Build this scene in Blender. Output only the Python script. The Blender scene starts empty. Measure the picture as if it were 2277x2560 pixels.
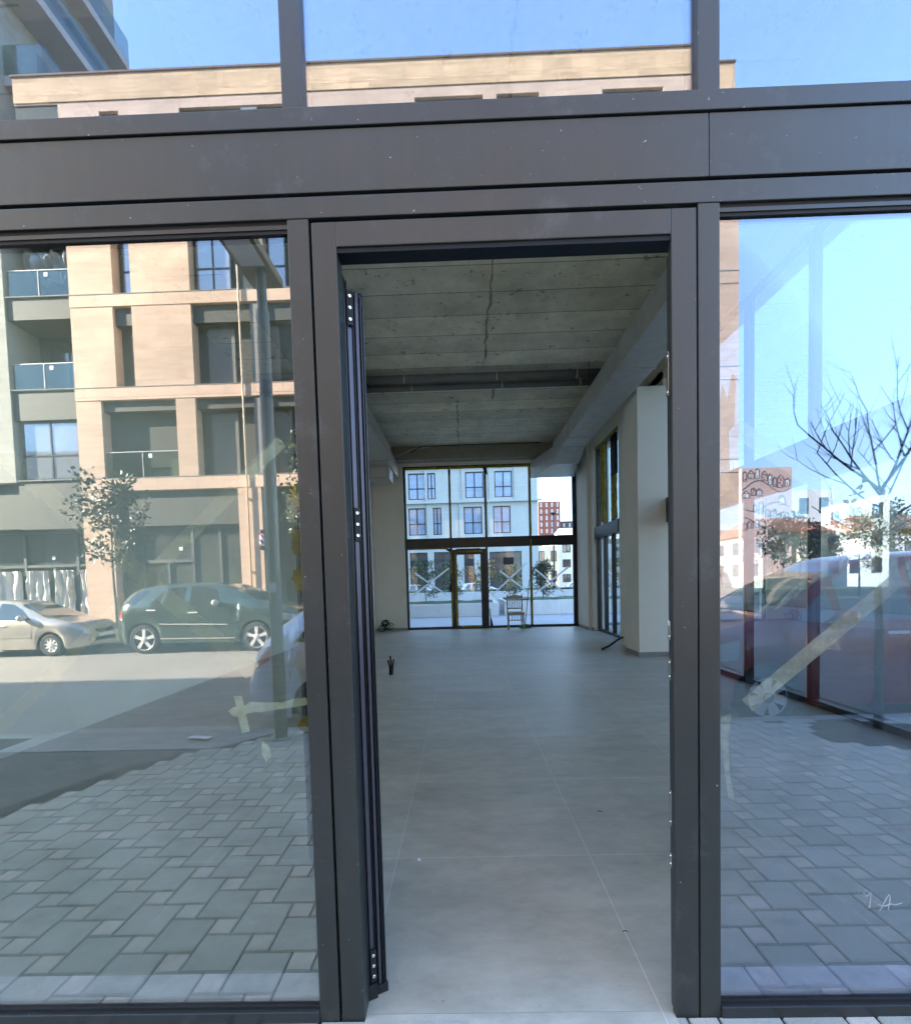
import bpy, bmesh, math, random
from mathutils import Vector, Matrix, noise
R = math.radians
sc = bpy.context.scene
COL = sc.collection

# ------------------------------------------------------------------ camera
YAW, PITCH, ROLL = R(-1.005), R(-2.72), R(-1.55)
fw = Vector((math.sin(YAW)*math.cos(PITCH), math.cos(YAW)*math.cos(PITCH), math.sin(PITCH)))
rt = Vector((math.cos(YAW), -math.sin(YAW), 0))
up = rt.cross(fw)
r2 = math.cos(ROLL)*rt + math.sin(ROLL)*up
u2 = -math.sin(ROLL)*rt + math.cos(ROLL)*up
cam = bpy.data.cameras.new('camera')
cam.sensor_fit = 'AUTO'; cam.sensor_width = 36
cam.lens = 36*(987/1.9978)/1024
cam.shift_y = 95.1/1024
cam.clip_start = 0.05; cam.clip_end = 2000
co = bpy.data.objects.new('camera', cam); COL.objects.link(co)
m = Matrix((r2, u2, -fw)).transposed().to_4x4(); m.translation = Vector((0, 0, 1.43))
co.matrix_world = m
sc.camera = co

# ------------------------------------------------------------------ sky, sun, exposure
SUN_EL, SUN_AZ = 24.0, 163.0            # azimuth of the direction TOWARDS the sun, counted from +X
w = bpy.data.worlds.new("World"); sc.world = w; w.use_nodes = True
nt = w.node_tree
sky = nt.nodes.new('ShaderNodeTexSky'); sky.sky_type = 'NISHITA'; sky.sun_disc = False
sky.sun_elevation = R(SUN_EL); sky.sun_rotation = R(90-SUN_AZ)
sky.air_density = 0.75; sky.dust_density = 0.0; sky.ozone_density = 3.0; sky.altitude = 1200
_wm = nt.nodes.new('ShaderNodeMix'); _wm.data_type = 'RGBA'; _wm.blend_type = 'MULTIPLY'; _wm.inputs[0].default_value = 1
_wm.inputs[7].default_value = (1.13, .99, .82, 1); nt.links.new(sky.outputs[0], _wm.inputs[6])
_tc0 = nt.nodes.new('ShaderNodeTexCoord'); _sx = nt.nodes.new('ShaderNodeSeparateXYZ'); nt.links.new(_tc0.outputs['Generated'], _sx.inputs[0])
_hr = nt.nodes.new('ShaderNodeMapRange'); _hr.interpolation_type = 'SMOOTHSTEP'; nt.links.new(_sx.outputs[2], _hr.inputs[0])
_hr.inputs[1].default_value = 0.0; _hr.inputs[2].default_value = 0.75; _hr.inputs[3].default_value = 0.27; _hr.inputs[4].default_value = 1.0
_hm = nt.nodes.new('ShaderNodeVectorMath'); _hm.operation = 'SCALE'; nt.links.new(_wm.outputs[2], _hm.inputs[0]); nt.links.new(_hr.outputs[0], _hm.inputs['Scale'])
nt.links.new(_hm.outputs[0], nt.nodes['Background'].inputs[0])
nt.nodes['Background'].inputs[1].default_value = 0.15
sd = Vector((math.cos(R(SUN_AZ))*math.cos(R(SUN_EL)), math.sin(R(SUN_AZ))*math.cos(R(SUN_EL)), math.sin(R(SUN_EL))))
sl = bpy.data.lights.new('sun', 'SUN'); sl.energy = 2.45; sl.angle = R(0.5); sl.color = (1.0, 0.88, 0.74)
so = bpy.data.objects.new('sun', sl); COL.objects.link(so)
so.rotation_euler = sd.to_track_quat('Z', 'Y').to_euler()
sc.view_settings.view_transform = 'Standard'; sc.view_settings.look = 'None'
sc.view_settings.exposure = 4.27; sc.view_settings.gamma = 1.0
try:
    sc.cycles.max_bounces = 12; sc.cycles.transparent_max_bounces = 24; sc.cycles.glossy_bounces = 5
    sc.cycles.diffuse_bounces = 6
except Exception: pass

# ------------------------------------------------------------------ materials
MATS = {}
def newmat(name):
    mt = bpy.data.materials.new(name); mt.use_nodes = True
    n = mt.node_tree; b = n.nodes['Principled BSDF']
    MATS[name] = mt
    return mt, n, b
def N(n, t, **kw):
    x = n.nodes.new(t)
    for k, v in kw.items(): setattr(x, k, v)
    return x
def ramp(n, src, stops):
    r = N(n, 'ShaderNodeValToRGB'); e = r.color_ramp.elements
    while len(e) < len(stops): e.new(0.5)
    for i, (p, c) in enumerate(stops):
        e[i].position = p; e[i].color = (c, c, c, 1) if isinstance(c, (int, float)) else (*c, 1)
    n.links.new(src, r.inputs[0]); return r.outputs[0]
def noise_n(n, scale, detail=4, rough=.55, vec=None, sc3=None, coord='Object'):
    tc = N(n, 'ShaderNodeTexCoord'); v = tc.outputs[coord]
    if sc3:
        mp = N(n, 'ShaderNodeMapping'); mp.inputs['Scale'].default_value = sc3
        n.links.new(v, mp.inputs[0]); v = mp.outputs[0]
    t = N(n, 'ShaderNodeTexNoise'); t.inputs['Scale'].default_value = scale
    t.inputs['Detail'].default_value = detail; t.inputs['Roughness'].default_value = rough
    n.links.new(v, t.inputs['Vector']); return t.outputs['Fac']
def mul(n, a, b, fac=1.0, mode='MULTIPLY'):
    x = N(n, 'ShaderNodeMix', data_type='RGBA', blend_type=mode)
    x.inputs[0].default_value = fac
    for s, q in ((6, a), (7, b)):
        if isinstance(q, tuple): x.inputs[s].default_value = (*q, 1)
        else: n.links.new(q, x.inputs[s])
    return x.outputs[2]
def bump(n, b, src, strength=.2, dist=.01):
    x = N(n, 'ShaderNodeBump'); x.inputs['Strength'].default_value = strength; x.inputs['Distance'].default_value = dist
    n.links.new(src, x.inputs['Height']); n.links.new(x.outputs[0], b.inputs['Normal'])
def mat(name, col, rough=.6, metal=0, var=.15, scale=6, bmp=0, spec=.5, sc3=None, coat=0, bscale=None):
    mt, n, b = newmat(name)
    b.inputs['Roughness'].default_value = rough; b.inputs['Metallic'].default_value = metal
    b.inputs['Specular IOR Level'].default_value = spec
    b.inputs['Coat Weight'].default_value = coat; b.inputs['Coat Roughness'].default_value = .04
    if var:
        f = noise_n(n, scale, 5, .6, sc3=sc3)
        g = ramp(n, f, [(.3, 1-var), (.7, 1+var*.6)])
        n.links.new(mul(n, col, g), b.inputs['Base Color'])
        if bmp:
            bump(n, b, noise_n(n, bscale or scale*8, 4, .6), bmp, .01)
    else: b.inputs['Base Color'].default_value = (*col, 1)
    return mt

def glass_mat(name, tint, refl, rtint=(1, 1, 1), rough=0.0, grime=0.0, wobble=0.0):
    """clear pane: part of the light passes, a Fresnel part mirrors"""
    mt = bpy.data.materials.new(name); mt.use_nodes = True; n = mt.node_tree
    n.nodes.clear(); out = N(n, 'ShaderNodeOutputMaterial')
    tr = N(n, 'ShaderNodeBsdfTransparent'); tr.inputs[0].default_value = (*tint, 1)
    gl = N(n, 'ShaderNodeBsdfGlossy'); gl.inputs[0].default_value = (*rtint, 1); gl.inputs['Roughness'].default_value = rough
    lw = N(n, 'ShaderNodeLayerWeight'); lw.inputs[0].default_value = .35
    mr = N(n, 'ShaderNodeMapRange'); mr.inputs[1].default_value = 0; mr.inputs[2].default_value = 1
    mr.inputs[3].default_value = refl; mr.inputs[4].default_value = min(1, refl+.45)
    n.links.new(lw.outputs['Fresnel'], mr.inputs[0])
    mx = N(n, 'ShaderNodeMixShader'); n.links.new(mr.outputs[0], mx.inputs[0])
    n.links.new(tr.outputs[0], mx.inputs[1]); n.links.new(gl.outputs[0], mx.inputs[2])
    last = mx.outputs[0]
    if wobble:
        bp = N(n, 'ShaderNodeBump'); bp.inputs['Strength'].default_value = 1; bp.inputs['Distance'].default_value = wobble
        n.links.new(noise_n(n, .9, 1, .4), bp.inputs['Height']); n.links.new(bp.outputs[0], gl.inputs['Normal'])
    if grime:
        df = N(n, 'ShaderNodeBsdfDiffuse'); df.inputs[0].default_value = (.55, .55, .52, 1)
        f1 = noise_n(n, 2.5, 6, .65, sc3=(1, 1, .5)); f2 = noise_n(n, 60, 2, .6)
        r1 = ramp(n, f1, [(.5, 0.0), (.8, grime)]); r2_ = ramp(n, f2, [(.62, 0.0), (.74, grime*.5)])
        ad = mul(n, r1, r2_, 1.0, 'ADD')
        m2 = N(n, 'ShaderNodeMixShader'); n.links.new(ad, m2.inputs[0])
        n.links.new(last, m2.inputs[1]); n.links.new(df.outputs[0], m2.inputs[2]); last = m2.outputs[0]
    n.links.new(last, out.inputs[0]); MATS[name] = mt; return mt

def stone_mat(name, base, bw=1.1, bh=.36, var=.16, plane='XZ', mortar=(.22, .16, .11), streak=.22, msize=.006):
    mt, n, b = newmat(name)
    tc = N(n, 'ShaderNodeTexCoord'); sp = N(n, 'ShaderNodeSeparateXYZ'); n.links.new(tc.outputs['Object'], sp.inputs[0])
    ad = N(n, 'ShaderNodeMath'); n.links.new(sp.outputs[0], ad.inputs[0]); n.links.new(sp.outputs[1], ad.inputs[1])
    cb = N(n, 'ShaderNodeCombineXYZ'); n.links.new(ad.outputs[0], cb.inputs[0]); n.links.new(sp.outputs[2], cb.inputs[1])
    br = N(n, 'ShaderNodeTexBrick'); n.links.new(cb.outputs[0], br.inputs['Vector'])
    br.inputs['Scale'].default_value = 1; br.inputs['Brick Width'].default_value = bw; br.inputs['Row Height'].default_value = bh
    br.inputs['Mortar Size'].default_value = msize; br.inputs['Mortar Smooth'].default_value = 0
    br.offset = .37; br.offset_frequency = 2; br.squash = .7; br.squash_frequency = 3
    lo = tuple(c*(1-var) for c in base); hi = tuple(min(1, c*(1+var)) for c in base)
    br.inputs['Color1'].default_value = (*lo, 1); br.inputs['Color2'].default_value = (*hi, 1)
    br.inputs['Mortar'].default_value = (*mortar, 1)
    f = noise_n(n, 1.1, 8, .68, sc3=(1.2, 1.2, 9))
    c = mul(n, br.outputs['Color'], ramp(n, f, [(.33, (1-streak, 1-streak*1.25, 1-streak*1.4)), (.6, (1.05, 1.04, 1.02))]))
    f2 = noise_n(n, .35, 3, .6)
    c = mul(n, c, ramp(n, f2, [(.3, .9), (.7, 1.06)]))
    n.links.new(c, b.inputs['Base Color']); b.inputs['Roughness'].default_value = .75
    b.inputs['Specular IOR Level'].default_value = .25
    return mt

def powder(name, col, rough):
    mt, n, b = newmat(name)
    f = noise_n(n, 2.2, 5, .65); st = noise_n(n, 1, 4, .7, sc3=(26, 26, 1.2)); sp = noise_n(n, 75, 2, .6); sm = noise_n(n, 5, 7, .75)
    c = mul(n, col, ramp(n, f, [(.3, .88), (.7, 1.10)])); c = mul(n, c, ramp(n, st, [(.35, .93), (.7, 1.10)]))
    dust = ramp(n, sm, [(.56, 0.0), (.72, .16)]); c2 = mul(n, dust, (.22, .21, .20), 1.0)
    c = mul(n, c, c2, 1.0, 'ADD')
    fl = ramp(n, sp, [(.755, 0.0), (.775, .35)]); c = mul(n, c, fl, 1.0, 'ADD')
    n.links.new(c, b.inputs['Base Color']); b.inputs['Specular IOR Level'].default_value = .6
    n.links.new(ramp(n, sm, [(.3, rough-.07), (.7, rough+.10)]), b.inputs['Roughness'])
    bump(n, b, noise_n(n, 320, 2, .6), .06, .002); return mt
anthr = powder('anthracite_paint', (.0255, .0275, .0245), .38)
anthr2 = powder('anthracite_blue', (.019, .022, .022), .34)
blackal = mat('black_aluminium', (.012, .012, .015), .28, 0, .2, 8, 0, .6)
gasket = mat('black_gasket', (.006, .006, .007), .7, 0, .2, 20)
chrome = mat('bright_screw_metal', (.75, .74, .70), .25, 1, .1, 40)
sillgrey = mat('dusty_sill', (.86, .80, .95), .6, 0, .25, 14, .1, sc3=(1, 1, 3))
gl_front = glass_mat('front_glass', (.72, .78, .72), .215, (1.0, 1.0, 1.0), grime=.04, wobble=.0000)
gl_upper = glass_mat('coated_glass', (.72, .78, .76), .155, (.72, .76, 1.0), grime=.03)
gl_side = glass_mat('side_glass', (.38, .47, .52), .05)
gl_clear = glass_mat('clear_glass', (.97, .99, .98), .05)
gl_back = glass_mat('rear_wall_glass', (.98, .99, .99), .04)
gl_rail = glass_mat('balcony_glass', (.78, .84, .80), .04, (.55, .58, .60))
gl_win = mat('dark_window_glass', (.02, .025, .03), .05, 0, .1, 2, 0, 1.0, coat=1)
def mirror_win(name, c):
    mt, n, b = newmat(name); b.inputs['Base Color'].default_value = (*c, 1); b.inputs['Metallic'].default_value = .55
    b.inputs['Roughness'].default_value = .04
    bump(n, b, noise_n(n, .8, 2, .5), .25, .02); return mt
gl_sky = mirror_win('sky_mirroring_window', (.42, .45, .50))
gl_white = mat('window_painted_sky_blue', (.27, .36, .50), .08, .15, .35, .5, 0, .8)  # sky reflection painted into the panes as a bluish base colour
stone = stone_mat('travertine', (.64, .47, .345), var=.07, streak=.16, mortar=(.44, .32, .22), msize=.004)
stone_top = stone_mat('travertine_parapet', (.70, .49, .29), .9, .45, .12, mortar=(.35, .25, .16))
stone_band = stone_mat('travertine_band', (.68, .50, .37), 1.4, .9, .10, streak=.12)
greystone = stone_mat('grey_stone', (.42, .42, .37), 1.2, .42, .08, mortar=(.22, .22, .2))
clad = mat('olive_cladding', (.070, .072, .058), .6, 0, .12, 5)
recess = mat('dark_recess', (.045, .050, .042), .7, 0, .2, 3)
shut_m, _n, _b = newmat('roller_shutter')
_w = N(_n, 'ShaderNodeTexWave', wave_type='BANDS', bands_direction='Z'); _w.inputs['Scale'].default_value = 3.2
_tc = N(_n, 'ShaderNodeTexCoord'); _n.links.new(_tc.outputs['Object'], _w.inputs[0])
_n.links.new(ramp(_n, _w.outputs['Fac'], [(.1, (.10, .10, .088)), (.5, (.19, .185, .165))]), _b.inputs['Base Color']); _b.inputs['Roughness'].default_value = .6
asphalt_m, _n, _b = newmat('asphalt')
_f = noise_n(_n, .5, 6, .65); _g = noise_n(_n, 45, 3, .7)
_c = mul(_n, ramp(_n, _f, [(.3, (.19, .172, .15)), (.7, (.26, .235, .20))]), ramp(_n, _g, [(.35, .75), (.7, 1.2)]))
_n.links.new(_c, _b.inputs['Base Color']); _b.inputs['Roughness'].default_value = .85; bump(_n, _b, _g, .5, .01)
asph2, _n, _b = newmat('dark_asphalt')
_f = noise_n(_n, 2.5, 8, .7, sc3=(1, 3, 1)); _g = noise_n(_n, 90, 3, .7)
_c = mul(_n, ramp(_n, _f, [(.3, (.085, .085, .085)), (.75, (.125, .123, .12))]), ramp(_n, _g, [(.35, .7), (.7, 1.25)]))
_n.links.new(_c, _b.inputs['Base Color']); _b.inputs['Roughness'].default_value = .9
def paver(name, c1, c2):
    mt, n, b = newmat(name); ge = N(n, 'ShaderNodeNewGeometry')
    c = ramp(n, ge.outputs['Random Per Island'], [(0, c1), (1, c2)])
    g = noise_n(n, 160, 3, .7); f = noise_n(n, 1.2, 5, .6)
    c = mul(n, c, ramp(n, g, [(.3, .78), (.7, 1.18)])); c = mul(n, c, ramp(n, f, [(.3, .82), (.7, 1.10)]))
    st = noise_n(n, 3.2, 8, .75); c = mul(n, c, ramp(n, st, [(.36, .72), (.46, 1.0)])); wt = noise_n(n, 26, 5, .7); c = mul(n, c, ramp(n, wt, [(.60, (1, 1, 1)), (.72, (1.25, 1.22, 1.15))]))
    n.links.new(c, b.inputs['Base Color']); b.inputs['Roughness'].default_value = .85; b.inputs['Specular IOR Level'].default_value = .3
    bump(n, b, g, .3, .004); return mt
pav_big = paver('paver_grey', (.335, .34, .29), (.41, .405, .35))
pav_small = paver('paver_pale', (.45, .415, .345), (.53, .485, .42))
pav_joint = mat('paver_joint', (.035, .037, .035), .95, 0, .3, 30)
concrete = mat('concrete_kerb', (.27, .265, .25), .9, 0, .2, 3, .3)
soil = mat('soil', (.055, .042, .03), .95, 0, .5, 9, .6)
earth = mat('far_ground', (.20, .185, .16), .95, 0, .3, .2)

# interior materials
tile_m, _n, _b = newmat('grey_porcelain_tile')
_tc = N(_n, 'ShaderNodeTexCoord'); _mp = N(_n, 'ShaderNodeMapping'); _n.links.new(_tc.outputs['Object'], _mp.inputs[0])
_mp.inputs['Location'].default_value = (.382, -2.52, 0)
_br = N(_n, 'ShaderNodeTexBrick'); _n.links.new(_mp.outputs[0], _br.inputs['Vector'])
_br.offset = 0; _br.squash = 1; _br.inputs['Scale'].default_value = 1; _br.inputs['Brick Width'].default_value = 1.0
_br.inputs['Row Height'].default_value = 1.0; _br.inputs['Mortar Size'].default_value = .0022; _br.inputs['Mortar Smooth'].default_value = 0
_br.inputs['Color1'].default_value = (.44, .405, .335, 1); _br.inputs['Color2'].default_value = (.50, .465, .39, 1)
_br.inputs['Mortar'].default_value = (.60, .57, .52, 1)
_f = noise_n(_n, 1.3, 9, .72, sc3=(1, 2.0, 1)); _f2 = noise_n(_n, .6, 3, .6); _f3 = noise_n(_n, 300, 2, .6); _f4 = noise_n(_n, 5, 7, .7, sc3=(1, 1.8, 1))
_c = mul(_n, _br.outputs['Color'], ramp(_n, _f, [(.32, .76), (.68, 1.12)]))
_c = mul(_n, _c, ramp(_n, _f4, [(.33, .88), (.7, 1.07)]))
_f6 = noise_n(_n, 34, 4, .7); _c = mul(_n, _c, ramp(_n, _f6, [(.27, .62), (.33, 1.0), (.70, 1.0), (.76, 1.3)]))
_c = mul(_n, _c, ramp(_n, _f2, [(.3, (.92, .95, .92)), (.7, (1.06, 1.03, 1.04))])); _c = mul(_n, _c, ramp(_n, _f3, [(.3, .92), (.7, 1.06)]))
_n.links.new(_c, _b.inputs['Base Color'])
_n.links.new(ramp(_n, _f, [(.3, .38), (.7, .52)]), _b.inputs['Roughness']); _b.inputs['Specular IOR Level'].default_value = .35

ceil_m, _n, _b = newmat('board_marked_concrete')
_tc = N(_n, 'ShaderNodeTexCoord'); _sp = N(_n, 'ShaderNodeSeparateXYZ'); _n.links.new(_tc.outputs['Object'], _sp.inputs[0])
_wob = noise_n(_n, .8, 3, .5)
_ma = N(_n, 'ShaderNodeMath', operation='MULTIPLY_ADD'); _n.links.new(_wob, _ma.inputs[0]); _ma.inputs[1].default_value = .05; _n.links.new(_sp.outputs[1], _ma.inputs[2])
_dv = N(_n, 'ShaderNodeMath', operation='DIVIDE'); _n.links.new(_ma.outputs[0], _dv.inputs[0]); _dv.inputs[1].default_value = .61
_fr = N(_n, 'ShaderNodeMath', operation='FRACT'); _n.links.new(_dv.outputs[0], _fr.inputs[0])
_fl = N(_n, 'ShaderNodeMath', operation='FLOOR'); _n.links.new(_dv.outputs[0], _fl.inputs[0])
_wn = N(_n, 'ShaderNodeTexWhiteNoise', noise_dimensions='1D'); _n.links.new(_fl.outputs[0], _wn.inputs['W'])
_line = ramp(_n, _fr.outputs[0], [(.0, .30), (.022, .45), (.035, 1.0), (1.0, 1.0)])
_f = noise_n(_n, 1.6, 9, .7); _g = noise_n(_n, 6.5, 7, .78)
_f5 = noise_n(_n, .45, 3, .6)
_c = mul(_n, (.76, .69, .53), ramp(_n, _f, [(.3, .72), (.68, 1.15)]))
_c = mul(_n, _c, ramp(_n, _f5, [(.35, (.95, .92, .85)), (.65, (1.05, 1.06, 1.1))]))
_c = mul(_n, _c, ramp(_n, _g, [(.345, (.35, .30, .24)), (.415, (1, 1, 1))]))
_c = mul(_n, _c, ramp(_n, _wn.outputs['Value'], [(0, .86), (1, 1.1)]))
_c = mul(_n, _c, _line)
_n.links.new(_c, _b.inputs['Base Color']); _b.inputs['Roughness'].default_value = .9; bump(_n, _b, _g, .35, .01)
plaster = mat('white_plaster', (.82, .76, .66), .85, 0, .05, 2, .05)
skirt = mat('grey_skirting', (.30, .29, .27), .6, 0, .1, 6)
galv = mat('galvanised_duct', (.48, .48, .46), .42, .25, .14, 4, .05)
pipe_m = mat('grey_plastic_pipe', (.16, .16, .155), .5, 0, .15, 5)
foam, _n, _b = newmat('yellow_foam_strip')
_f = noise_n(_n, 5, 4, .7)
_n.links.new(ramp(_n, _f, [(.35, (.22, .15, .015)), (.6, (.42, .33, .03)), (.75, (.05, .04, .02))]), _b.inputs['Base Color']); _b.inputs['Roughness'].default_value = .9
chairm = mat('pale_wood_chair', (.48, .40, .29), .6, 0, .12, 12)
green = mat('green_broom_bristle', (.05, .19, .04), .8, 0, .3, 40)
redbr = mat('dark_red_handle', (.14, .03, .02), .5, 0, .2, 20)
black = mat('black_rubber', (.014, .014, .014), .7, 0, .3, 10)
tape_m = glass_mat('masking_tape', (.50, .50, .40), .02)
def tapem(name, col, alpha):
    mt, n, b = newmat(name)
    f = noise_n(n, 25, 5, .7); n.links.new(mul(n, col, ramp(n, f, [(.3, .78), (.7, 1.1)])), b.inputs['Base Color'])
    b.inputs['Roughness'].default_value = .7; b.inputs['Alpha'].default_value = alpha
    n.links.new(ramp(n, f, [(.3, alpha*.85), (.7, min(1, alpha*1.1))]), b.inputs['Alpha']); return mt
tape_a = tapem('masking_tape_cream', (.88, .90, .72), .55)
tape_b = tapem('clear_tape', (.85, .84, .70), .22)
tape_w, _n, _b = newmat('white_tape')
_tl = N(_n, 'ShaderNodeBsdfTranslucent'); _tl.inputs[0].default_value = (.85, .86, .86, 1); _b.inputs['Base Color'].default_value = (.8, .82, .82, 1)
_mx = N(_n, 'ShaderNodeMixShader'); _mx.inputs[0].default_value = .75; _n.links.new(_b.outputs[0], _mx.inputs[1]); _n.links.new(_tl.outputs[0], _mx.inputs[2]); _n.links.new(_mx.outputs[0], _n.nodes['Material Output'].inputs[0])
paper_m = mat('white_paper', (.72, .72, .74), .8, 0, .05, 9)
greysign = mat('grey_notice', (.17, .18, .24), .7, 0, .08, 9)

# plants
def leafm(name, a, bb, trans=.0):
    mt, n, b = newmat(name); ge = N(n, 'ShaderNodeNewGeometry')
    n.links.new(ramp(n, ge.outputs['Random Per Island'], [(0, a), (1, bb)]), b.inputs['Base Color'])
    b.inputs['Roughness'].default_value = .45; b.inputs['Specular IOR Level'].default_value = .5; return mt
leaf_dark = leafm('glossy_dark_leaf', (.012, .028, .010), (.045, .065, .026))
leaf_mid = leafm('shrub_leaf', (.03, .06, .022), (.10, .13, .05))
leaf_yel = leafm('yellowing_leaf', (.16, .14, .03), (.42, .26, .05))
bark = mat('grey_bark', (.06, .05, .04), .9, 0, .3, 20, .3)
barkp = mat('pale_bark', (.26, .23, .17), .9, 0, .25, 20, .3)
grass_m = mat('lawn_green', (.045, .085, .03), .9, 0, .35, 8, .6)

# vehicles
def paint(name, c, metal=.5, rough=.25):
    mt, n, b = newmat(name); b.inputs['Base Color'].default_value = (*c, 1); b.inputs['Metallic'].default_value = metal
    b.inputs['Roughness'].default_value = rough; b.inputs['Coat Weight'].default_value = 1; b.inputs['Coat Roughness'].default_value = .03
    f = noise_n(n, 3, 5, .6); n.links.new(mul(n, c, ramp(n, f, [(.3, .88), (.7, 1.06)])), b.inputs['Base Color']); return mt
p_green = paint('dark_green_paint', (.050, .080, .062))
p_champ = paint('champagne_paint', (.47, .43, .375), .45)
p_silver = paint('silver_paint', (.62, .64, .72), .15)
p_red = paint('dark_red_paint', (.20, .008, .008), .1)
carglass = mat('car_glass', (.03, .038, .036), .03, 0, .2, 2, 0, .9, coat=1)
carglass_l = mat('windscreen_glass', (.11, .12, .10), .03, 0, .4, 2.5, 0, .9, coat=1)
tyre = mat('tyre_rubber', (.022, .021, .020), .85, 0, .2, 20)
alloy = mat('alloy_rim', (.62, .61, .58), .28, .85, .08, 20)
hubp = mat('silver_hubcap', (.66, .65, .64), .35, .2, .05, 20)
lampred = mat('tail_lamp_red', (.42, .03, .025), .15, 0, .1, 9, 0, .8, coat=1)
lampclr = mat('head_lamp_clear', (.33, .34, .35), .1, .3, .2, 9, 0, .8, coat=1)
plastic = mat('dark_plastic', (.03, .03, .032), .5, 0, .15, 12)

# ------------------------------------------------------------------ mesh helpers
class MB:
    def __init__(s): s.v = []; s.f = []; s.mi = []; s.sm = []
    def add(s, vs, fs, mi=0, sm=False):
        o = len(s.v); s.v += [tuple(v) for v in vs]
        for f in fs: s.f.append([o+i for i in f]); s.mi.append(mi); s.sm.append(sm)
        return s
    def box(s, x0, x1, y0, y1, z0, z1, mi=0):
        if x0 > x1: x0, x1 = x1, x0
        if y0 > y1: y0, y1 = y1, y0
        if z0 > z1: z0, z1 = z1, z0
        v = [(x, y, z) for z in (z0, z1) for y in (y0, y1) for x in (x0, x1)]
        return s.add(v, [(0, 2, 3, 1), (4, 5, 7, 6), (0, 1, 5, 4), (2, 6, 7, 3), (0, 4, 6, 2), (1, 3, 7, 5)], mi)
    def obox(s, c, ax, ay, az, mi=0):
        c = Vector(c); ax, ay, az = Vector(ax), Vector(ay), Vector(az)
        v = [c+ax*i+ay*j+az*k for k in (-1, 1) for j in (-1, 1) for i in (-1, 1)]
        return s.add(v, [(0, 2, 3, 1), (4, 5, 7, 6), (0, 1, 5, 4), (2, 6, 7, 3), (0, 4, 6, 2), (1, 3, 7, 5)], mi)
    def quad(s, a, b, c, d, mi=0): return s.add([a, b, c, d], [(0, 1, 2, 3)], mi)
    def tube(s, pts, rad, n=8, mi=0, caps=True):
        pts = [Vector(p) for p in pts]; rs = rad if isinstance(rad, (list, tuple)) else [rad]*len(pts)
        vs = []; prev = None
        for i, p in enumerate(pts):
            d = (pts[min(i+1, len(pts)-1)]-pts[max(i-1, 0)])
            if d.length < 1e-9: d = Vector((0, 0, 1))
            d.normalize()
            a = prev if prev is not None else (Vector((0, 0, 1)) if abs(d.z) < .9 else Vector((1, 0, 0)))
            u = (a-d*a.dot(d)).normalized(); prev = u; v = d.cross(u)
            vs += [p+(u*math.cos(2*math.pi*k/n)+v*math.sin(2*math.pi*k/n))*rs[i] for k in range(n)]
        fs = [(i*n+k, i*n+(k+1) % n, (i+1)*n+(k+1) % n, (i+1)*n+k) for i in range(len(pts)-1) for k in range(n)]
        s.add(vs, fs, mi, True)
        if caps:
            o = len(s.v)-len(vs)
            s.f.append([o+k for k in range(n)][::-1]); s.mi.append(mi); s.sm.append(False)
            s.f.append([o+(len(pts)-1)*n+k for k in range(n)]); s.mi.append(mi); s.sm.append(False)
        return s
    def lathe(s, c, axis, prof, n=28, mi=0, sm=True):
        """prof: list of (along axis, radius)"""
        c = Vector(c); d = Vector(axis).normalized(); a = Vector((0, 0, 1)) if abs(d.z) < .9 else Vector((1, 0, 0))
        u = (a-d*a.dot(d)).normalized(); v = d.cross(u)
        vs = [c+d*t+(u*math.cos(2*math.pi*k/n)+v*math.sin(2*math.pi*k/n))*r for t, r in prof for k in range(n)]
        fs = [(i*n+k, i*n+(k+1) % n, (i+1)*n+(k+1) % n, (i+1)*n+k) for i in range(len(prof)-1) for k in range(n)]
        return s.add(vs, fs, mi, sm)
    def build(s, name, mats, parent=None, bevel=0, local=False):
        me = bpy.data.meshes.new(name)
        off = Vector((0, 0, 0))
        if parent is not None and not local:
            p = parent
            while p is not None: off += Vector(p.location); p = p.parent
        me.from_pydata([tuple(Vector(v)-off) for v in s.v], [], s.f)
        for mm in (mats if isinstance(mats, (list, tuple)) else [mats]): me.materials.append(mm)
        me.polygons.foreach_set('material_index', s.mi); me.polygons.foreach_set('use_smooth', s.sm)
        me.update()
        o = bpy.data.objects.new(name, me); COL.objects.link(o)
        if parent is not None: o.parent = parent
        if bevel:
            b = o.modifiers.new('bevel', 'BEVEL'); b.width = bevel; b.segments = 2; b.limit_method = 'ANGLE'
        return o
def tag(o, label, cat, group=None):
    o['label'] = label; o['category'] = cat
    if group: o['group'] = group
    return o
def struct(o): o['kind'] = 'structure'; return o
def thing(name, loc, label, cat, group=None, rz=0):
    o = bpy.data.objects.new(name, None); o.location = loc; o.rotation_euler = (0, 0, rz); COL.objects.link(o)
    o.empty_display_size = .2
    return tag(o, label, cat, group)
def kids(o): return [c for c in bpy.data.objects if c.parent == o]
def copy_tree(o, parent=None):
    ks = kids(o); c = o.copy(); COL.objects.link(c); c.parent = parent
    for k in ks: copy_tree(k, c)
    return c
def V(d): return 3.12-d          # distance seen through the mirroring front glass -> real y of the street side

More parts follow.
